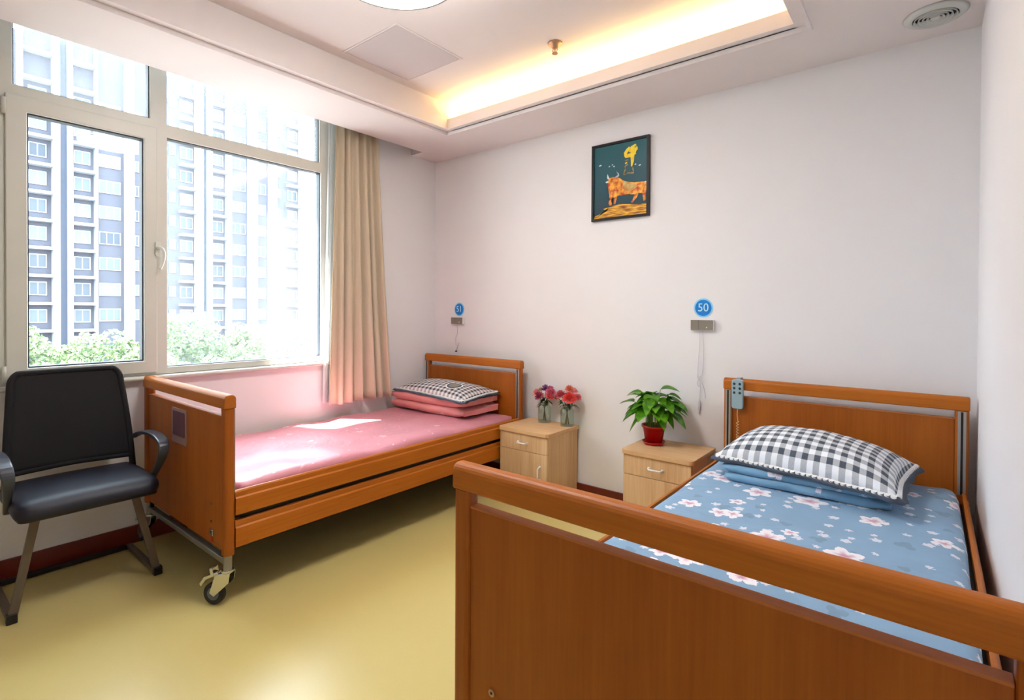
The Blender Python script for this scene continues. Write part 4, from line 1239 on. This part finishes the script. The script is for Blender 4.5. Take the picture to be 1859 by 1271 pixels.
vx, vy = 3.312, -0.232
vt = thing('ceiling_vent', (vx, vy, H), 'round white ceiling air vent with concentric rings', 'vent')
bm = B(); lathe(bm, vx, vy, [(0.078, H - 0.014), (0.084, H - 0.018), (0.100, H - 0.010), (0.110, H - 0.001), (0.078, H - 0.001), (0.078, H - 0.014)], 48); obj('rim', bm, 'vent', vt)
bm = B(); disc(bm, (vx, vy, H - 0.0012), 0.079, (0, 0, 1), 0.0006, 40); obj('opening', bm, 'ventd', vt)
for r in (0.068, 0.054, 0.040, 0.026):
    bm = B(); lathe(bm, vx, vy, [(r, H - 0.006), (r + 0.0025, H - 0.006), (r + 0.0065, H - 0.019), (r + 0.004, H - 0.019), (r, H - 0.006)], 44); obj('ring', bm, 'vent', vt)
bm = B(); lathe(bm, vx, vy, [(0.001, H - 0.020), (0.014, H - 0.019), (0.018, H - 0.014), (0.012, H - 0.002), (0.001, H - 0.002)], 28); obj('centre', bm, 'vent', vt)

sx_, sy_ = 1.708, -0.710
sp = thing('fire_sprinkler', (sx_, sy_, HT), 'small metal fire sprinkler on the raised ceiling near the cove light', 'sprinkler')
bm = B(); lathe(bm, sx_, sy_, [(0.001, HT - 0.001), (0.040, HT - 0.001), (0.036, HT - 0.008), (0.022, HT - 0.012), (0.022, HT - 0.022), (0.012, HT - 0.030), (0.001, HT - 0.030)], 28); obj('escutcheon', bm, 'brass', sp)
bm = B()
for s in (-1, 1): tube(bm, spline([(sx_ + s * 0.010, sy_, HT - 0.028), (sx_ + s * 0.014, sy_, HT - 0.040), (sx_ + s * 0.006, sy_, HT - 0.052)], 4), 0.0022, 6)
tube(bm, [(sx_, sy_, HT - 0.030), (sx_, sy_, HT - 0.052)], 0.003, 8); obj('fork', bm, 'brass', sp)
bm = B(); disc(bm, (sx_, sy_, HT - 0.058), 0.016, (0, 0, 1), 0.003, 20); obj('deflector', bm, 'brass', sp)

hc = (0.953, -1.132)
ht = thing('ceiling_hatch', (hc[0], hc[1], HT), 'square access hatch in the raised ceiling above the window bed', 'hatch')
q = 0.228
bm = B()
for a in ((-q - 0.012, -q, -q - 0.012, q + 0.012), (q, q + 0.012, -q - 0.012, q + 0.012), (-q, q, -q - 0.012, -q), (-q, q, q, q + 0.012)):
    box(bm, hc[0] + a[0], hc[0] + a[1], hc[1] + a[2], hc[1] + a[3], HT - 0.004, HT - 0.0005)
obj('frame', bm, 'ceil', ht, bevel=0.001)
obj('door', bx(hc[0] - q + 0.003, hc[0] + q - 0.003, hc[1] - q + 0.003, hc[1] + q - 0.003, HT - 0.003, HT - 0.0005), 'hatch', ht)

# ================================================================== CHAIR
def make_chair():
    cyc = -2.452
    t = thing('visitor_chair', (0.30, cyc, 0), 'black mesh-back visitor chair with armrests standing below the window', 'chair')
    # seat pad
    def top(u, v): return 0.010 * math.sin(PI * min(1, u)) + 0.006 * math.sin(PI * v) - 0.020 * max(0, (u - 0.85) / 0.15) ** 2
    obj('seat', soft_slab(0.115, 0.560, cyc - 0.250, cyc + 0.250, 0.395, 0.472, 0.036, 18, 20, 6, top=top, cr=0.06), 'vinyl', t)
    # backrest: curved frame with mesh inside, open slot at its foot
    def BP(u, v):     # u -1..1 across, v 0..1 up
        half = 0.242 - 0.036 * max(0, v) ** 1.3
        z = 0.455 + 0.502 * v
        x = 0.190 - 0.105 * v + 0.030 * math.sin(PI * v) * 0.4 - 0.020 * (1 - u * u) + 0.01
        return Vector((x, cyc + u * half, z))
    bm = B()
    # rounded frame outline
    outline = [(-1, 0.0), (-1, 0.30), (-1, 0.60), (-1, 0.88)] + [(-1 + 0.16 * (1 - math.cos(a)), 0.90 + 0.10 * math.sin(a)) for a in (0.35, 0.8, 1.2, PI / 2)] + [(-0.4, 1.0), (0, 1.0), (0.4, 1.0)] + [(1 - 0.16 * (1 - math.cos(a)), 0.90 + 0.10 * math.sin(a)) for a in (PI / 2, 1.2, 0.8, 0.35)] + [(1, 0.88), (1, 0.60), (1, 0.30), (1, 0.0)]
    pts = spline([BP(u * 0.96, v * 0.985) for u, v in outline], 3)
    tube(bm, pts, 0.014, 10)
    tube(bm, spline([BP(u, 0.140 - 0.012 * abs(u)) for u in (-0.95, -0.5, 0, 0.5, 0.95)], 4), 0.012, 8)
    tube(bm, spline([BP(u, -0.02) for u in (-0.95, -0.5, 0, 0.5, 0.95)], 4), 0.012, 8)
    bk = obj('backrest_frame', bm, 'mesh', t)
    bm = B(); n = 18; m_ = 20; G = []
    for i in range(n + 1):
        row = []
        for j in range(m_ + 1):
            u = (i / n * 2 - 1); v = 0.140 + 0.845 * j / m_
            cut = 0.965
            if v > 0.88: cut = 0.965 - 0.13 * ((v - 0.88) / 0.105) ** 2
            p = BP(u * cut, v)
            row.append(p)
        G.append(row)
    fr = [[bm.verts.new(p + Vector((0.006, 0, 0))) for p in r] for r in G]; bc = [[bm.verts.new(p - Vector((0.006, 0, 0))) for p in r] for r in G]
    for i in range(n):
        for j in range(m_):
            for g in (fr, bc):
                f = bm.faces.new((g[i][j], g[i + 1][j], g[i + 1][j + 1], g[i][j + 1])); f.smooth = True
    for i in range(n):
        for j in (0, m_): bm.faces.new((fr[i][j], fr[i + 1][j], bc[i + 1][j], bc[i][j]))
    for j in range(m_):
        for i in (0, n): bm.faces.new((fr[i][j], fr[i][j + 1], bc[i][j + 1], bc[i][j]))
    obj('backrest', bm, 'mesh', t)
    for s in (-1, 1):
        ya = cyc + s * 0.262
        bm = B()
        path = spline([(0.165, cyc + s * 0.238, 0.600), (0.225, ya, 0.628), (0.33, ya + s * 0.006, 0.640), (0.43, ya + s * 0.008, 0.638), (0.505, ya + s * 0.006, 0.618), (0.522, ya, 0.575), (0.475, ya - s * 0.004, 0.510), (0.420, ya - s * 0.010, 0.450), (0.385, ya - s * 0.014, 0.412)], 5)
        k = len(path)
        wd = [0.028 + 0.020 * math.sin(PI * min(1, i / k * 1.3)) for i in range(k)]
        flatbar(bm, path, wd, 0.018, (0, 1, 0))
        obj('armrest', bm, 'armp', t, bevel=0.006, angle=30)
        # sled leg: down from the seat to the front foot, back along the floor, up to the seat
        yl = cyc + s * 0.250; yt = cyc + s * 0.170
        bm = B()
        flatbar(bm, [(0.445, yt, 0.392), (0.450, yt + s * 0.002, 0.385), (0.483, yl - s * 0.004, 0.028)], 0.030, 0.018, (0, 1, 0))
        flatbar(bm, [(0.490, yl, 0.014), (0.06, yl, 0.014)], 0.026, 0.020, (0, 1, 0))
        leg = obj('leg', bm, 'legm', t, bevel=0.003)
        bm = B(); box(bm, 0.470, 0.500, yl - 0.017, yl + 0.017, 0.0, 0.038); obj('foot_cap', bm, 'black', leg, bevel=0.003)
    bm = B(); box(bm, 0.20, 0.46, cyc - 0.19, cyc + 0.19, 0.380, 0.396); obj('seat_plate', bm, 'black', t, bevel=0.003)
    obj('rear_bar', bx(0.06, 0.084, cyc - 0.238, cyc + 0.238, 0.004, 0.024), 'black', t, bevel=0.003)
make_chair()

# ================================================================== OUTSIDE
bm = B(); box(bm, -130, -0.6, -90, 130, -9.4, -9.0)
st(obj('ground', bm, plain('street_paving', (74, 74, 72), 0.9, var=0.1, scale=0.3)))
bm = B(); box(bm, -2.0, -0.31, -4.6, -2.72, -9, 12)  # unseen block, added to trim the sun to a patch on the bed
blocker = obj('sun_blocker', bm, plain('blocker_paint', (206, 200, 190), 0.85, var=0.05, scale=2))
tag(blocker, 'pale unseen block added outside the window on the left to cut the sunlight', 'sun blocker')

def apartment():
    FXX = -73.0
    t = thing('apartment_building', (FXX, 26, -9), 'tall grey apartment block with white pilasters seen through the window', 'building')
    wm = plain('facade_grey', (80, 81, 90), 0.9, var=0.06, scale=0.4)
    wh = plain('facade_white', (166, 168, 172), 0.8, var=0.02, scale=0.5)
    wb = plain('facade_blue', (80, 86, 100), 0.9, var=0.03, scale=0.5)
    wg, tr, p = nt('flat_window_glass')
    oi = tr.nodes.new('ShaderNodeObjectInfo')
    lk(tr, mixc(tr, oi.outputs['Random'], s2l((30, 44, 58)), s2l((92, 104, 112))), p.inputs['Base Color']); p.inputs['Roughness'].default_value = 0.25
    fl = 3.03; z0 = 10.98
    floors = [z0 + fl * k for k in range(-7, 7)]
    zt = 31.0
    bm = B(); box(bm, FXX - 14, FXX, -12, 43.0, -9, zt)
    box(bm, FXX - 12, FXX - 1, 8, 20, zt, zt + 2.6); box(bm, FXX - 12, FXX - 1, 25, 36, zt, zt + 2.6)
    obj('wall', bm, wm, t)
    for (a, b) in ((10.05, 10.60), (11.30, 11.72), (13.82, 14.05), (16.75, 17.50), (24.45, 25.15), (25.72, 26.25), (28.32, 28.72), (31.3, 32.25), (34.3, 35.1), (39.0, 41.2), (42.3, 43.0), (7.2, 7.6), (-1.0, -0.4), (3.2, 3.6)):
        obj('pilaster', bx(FXX, FXX + 1.3 if b - a > 0.3 else FXX + 0.9, a, b, -9, zt), wh, t)
    for (a, b) in ((10.60, 11.30), (25.15, 25.72)):
        obj('recess_strip', bx(FXX, FXX + 0.5, a, b, -9, zt), wb, t)
    cols = [(7.6, 10.05), (11.72, 13.82), (22.62, 24.45), (26.25, 28.32), (37.1, 39.0)]
    slab = None
    for (a, b) in cols:
        for z in floors:
            if z < -2: continue
            obj('balcony_slab', bx(FXX, FXX + 1.1, a, b, z - 0.30, z), wh, t)
    # windows: shared mesh, copies. Each window = frame + glass in one part
    def window_mesh(w_, h_, nm):
        bm = B(); box(bm, 0.0, 0.10, -w_ / 2, w_ / 2, 0, h_, 1)
        n_ = 2 if w_ < 2 else 3
        gw = (w_ - 0.10 * (n_ + 1)) / n_
        for k in range(n_):
            a = -w_ / 2 + 0.10 + k * (gw + 0.10)
            box(bm, 0.10, 0.13, a, a + gw, 0.10, h_ - 0.10, 0)
        me = bpy.data.meshes.new(nm); bmesh.ops.recalc_face_normals(bm, faces=bm.faces); bm.to_mesh(me); bm.free()
        me.materials.append(wg); me.materials.append(wh); return me
    small, mid, wide = window_mesh(0.7, 1.3, 'window'), window_mesh(1.5, 1.5, 'window'), window_mesh(2.1, 1.5, 'window')
    spots = []
    for z in floors:
        if z < -2 or z > 29: continue
        if z < 25:
            spots += [(8.9, z + 0.75, mid), (12.75, z + 0.75, mid), (15.35, z + 0.85, wide), (18.2, z + 0.95, small)]
        spots += [(23.5, z + 0.75, mid), (27.3, z + 0.75, mid), (30.0, z + 0.85, wide), (33.2, z + 0.9, mid), (21.9, z + 0.95, small), (38.0, z + 0.75, mid), (35.9, z + 0.9, small)]
    for i, (yy, z, me) in enumerate(spots[:100]):
        o = bpy.data.objects.new('window', me); COL.objects.link(o); o.parent = t; o.location = Vector((FXX + 0.02, yy, z)) - ORG[t]
    rest = B()
    for (yy, z, me) in spots[100:]:
        n0 = len(rest.verts); rest.from_mesh(me); rest.verts.ensure_lookup_table()
        for v in rest.verts[n0:]: v.co += Vector((FXX + 0.02, yy, z))
    if spots[100:]:
        obj('window', rest, [wg, wh], t)['kind'] = 'stuff'
apartment()

def tree(x, y_, ztop, R, seed, label):
    t = thing('leafy_tree', (x, y_, -9), label, 'tree', 'trees outside the window')
    rnd = random.Random(seed)
    bm = B(); tube(bm, spline([(x, y_, -9), (x + 0.1, y_, -6), (x, y_ + 0.1, ztop - R * 1.2)], 4), [0.22, 0.21, 0.2, 0.19, 0.17, 0.15, 0.12, 0.10, 0.08], 10); obj('trunk', bm, 'bark', t)
    bm = B()
    blobs = [(Vector((x, y_, ztop - R)), R * 0.92)]
    for k in range(18):
        a = rnd.uniform(0, 2 * PI); e = rnd.uniform(-0.6, 1.2)
        d = Vector((math.cos(a) * math.cos(e), math.sin(a) * math.cos(e), math.sin(e)))
        blobs.append((Vector((x, y_, ztop - R)) + d * R * 0.68, R * rnd.uniform(0.28, 0.42)))
    for c, r in blobs:
        nl = int(520 * (r / R) ** 1.1)
        for k in range(nl):
            d = Vector((rnd.gauss(0, 1), rnd.gauss(0, 1), rnd.gauss(0, 1))).normalized()
            p = c + d * r * rnd.uniform(0.80, 1.06)
            s = rnd.uniform(0.07, 0.13)
            n_ = (d + Vector((rnd.gauss(0, .5), rnd.gauss(0, .5), rnd.gauss(0, .5)))).normalized()
            a = n_.orthogonal().normalized(); b = n_.cross(a)
            th = rnd.uniform(0, 6.28); a2 = a * math.cos(th) + b * math.sin(th); b2 = n_.cross(a2)
            bm.faces.new([bm.verts.new(p + a2 * s), bm.verts.new(p + b2 * s * 0.6), bm.verts.new(p - a2 * s), bm.verts.new(p - b2 * s * 0.6)])
    obj('crown', bm, 'tree', t)
TR = [(-26, 0.6, 0.55, 1.75, 'treetop at the left edge of the left window pane, far row'), (-26, 3.7, 0.35, 1.75, 'broad treetop in the middle of the left window pane, far row'),
      (-26, 7.1, 1.25, 1.8, 'tallest treetop, at the lower left corner of the right window pane'), (-26, 10.3, 0.55, 1.75, 'treetop in the middle of the right window pane, far row'),
      (-26, 13.6, 0.45, 1.8, 'treetop at the right end of the right window pane, far row'), (-20, 1.2, -0.55, 1.5, 'low treetop in the lower left of the left window pane, near row'),
      (-20.3, 3.9, -0.30, 1.5, 'low treetop beside the dark right gasket of the left window pane, near row'), (-20, 6.8, -0.65, 1.5, 'low treetop under the tallest one in the right window pane, near row'),
      (-20.2, 9.6, -0.60, 1.6, 'low treetop at the lower right of the right window pane, near row')]
for i, (x, y_, zt, R, lb) in enumerate(TR):
    tree(x, y_, zt, R, 40 + i, 'leafy green ' + lb)
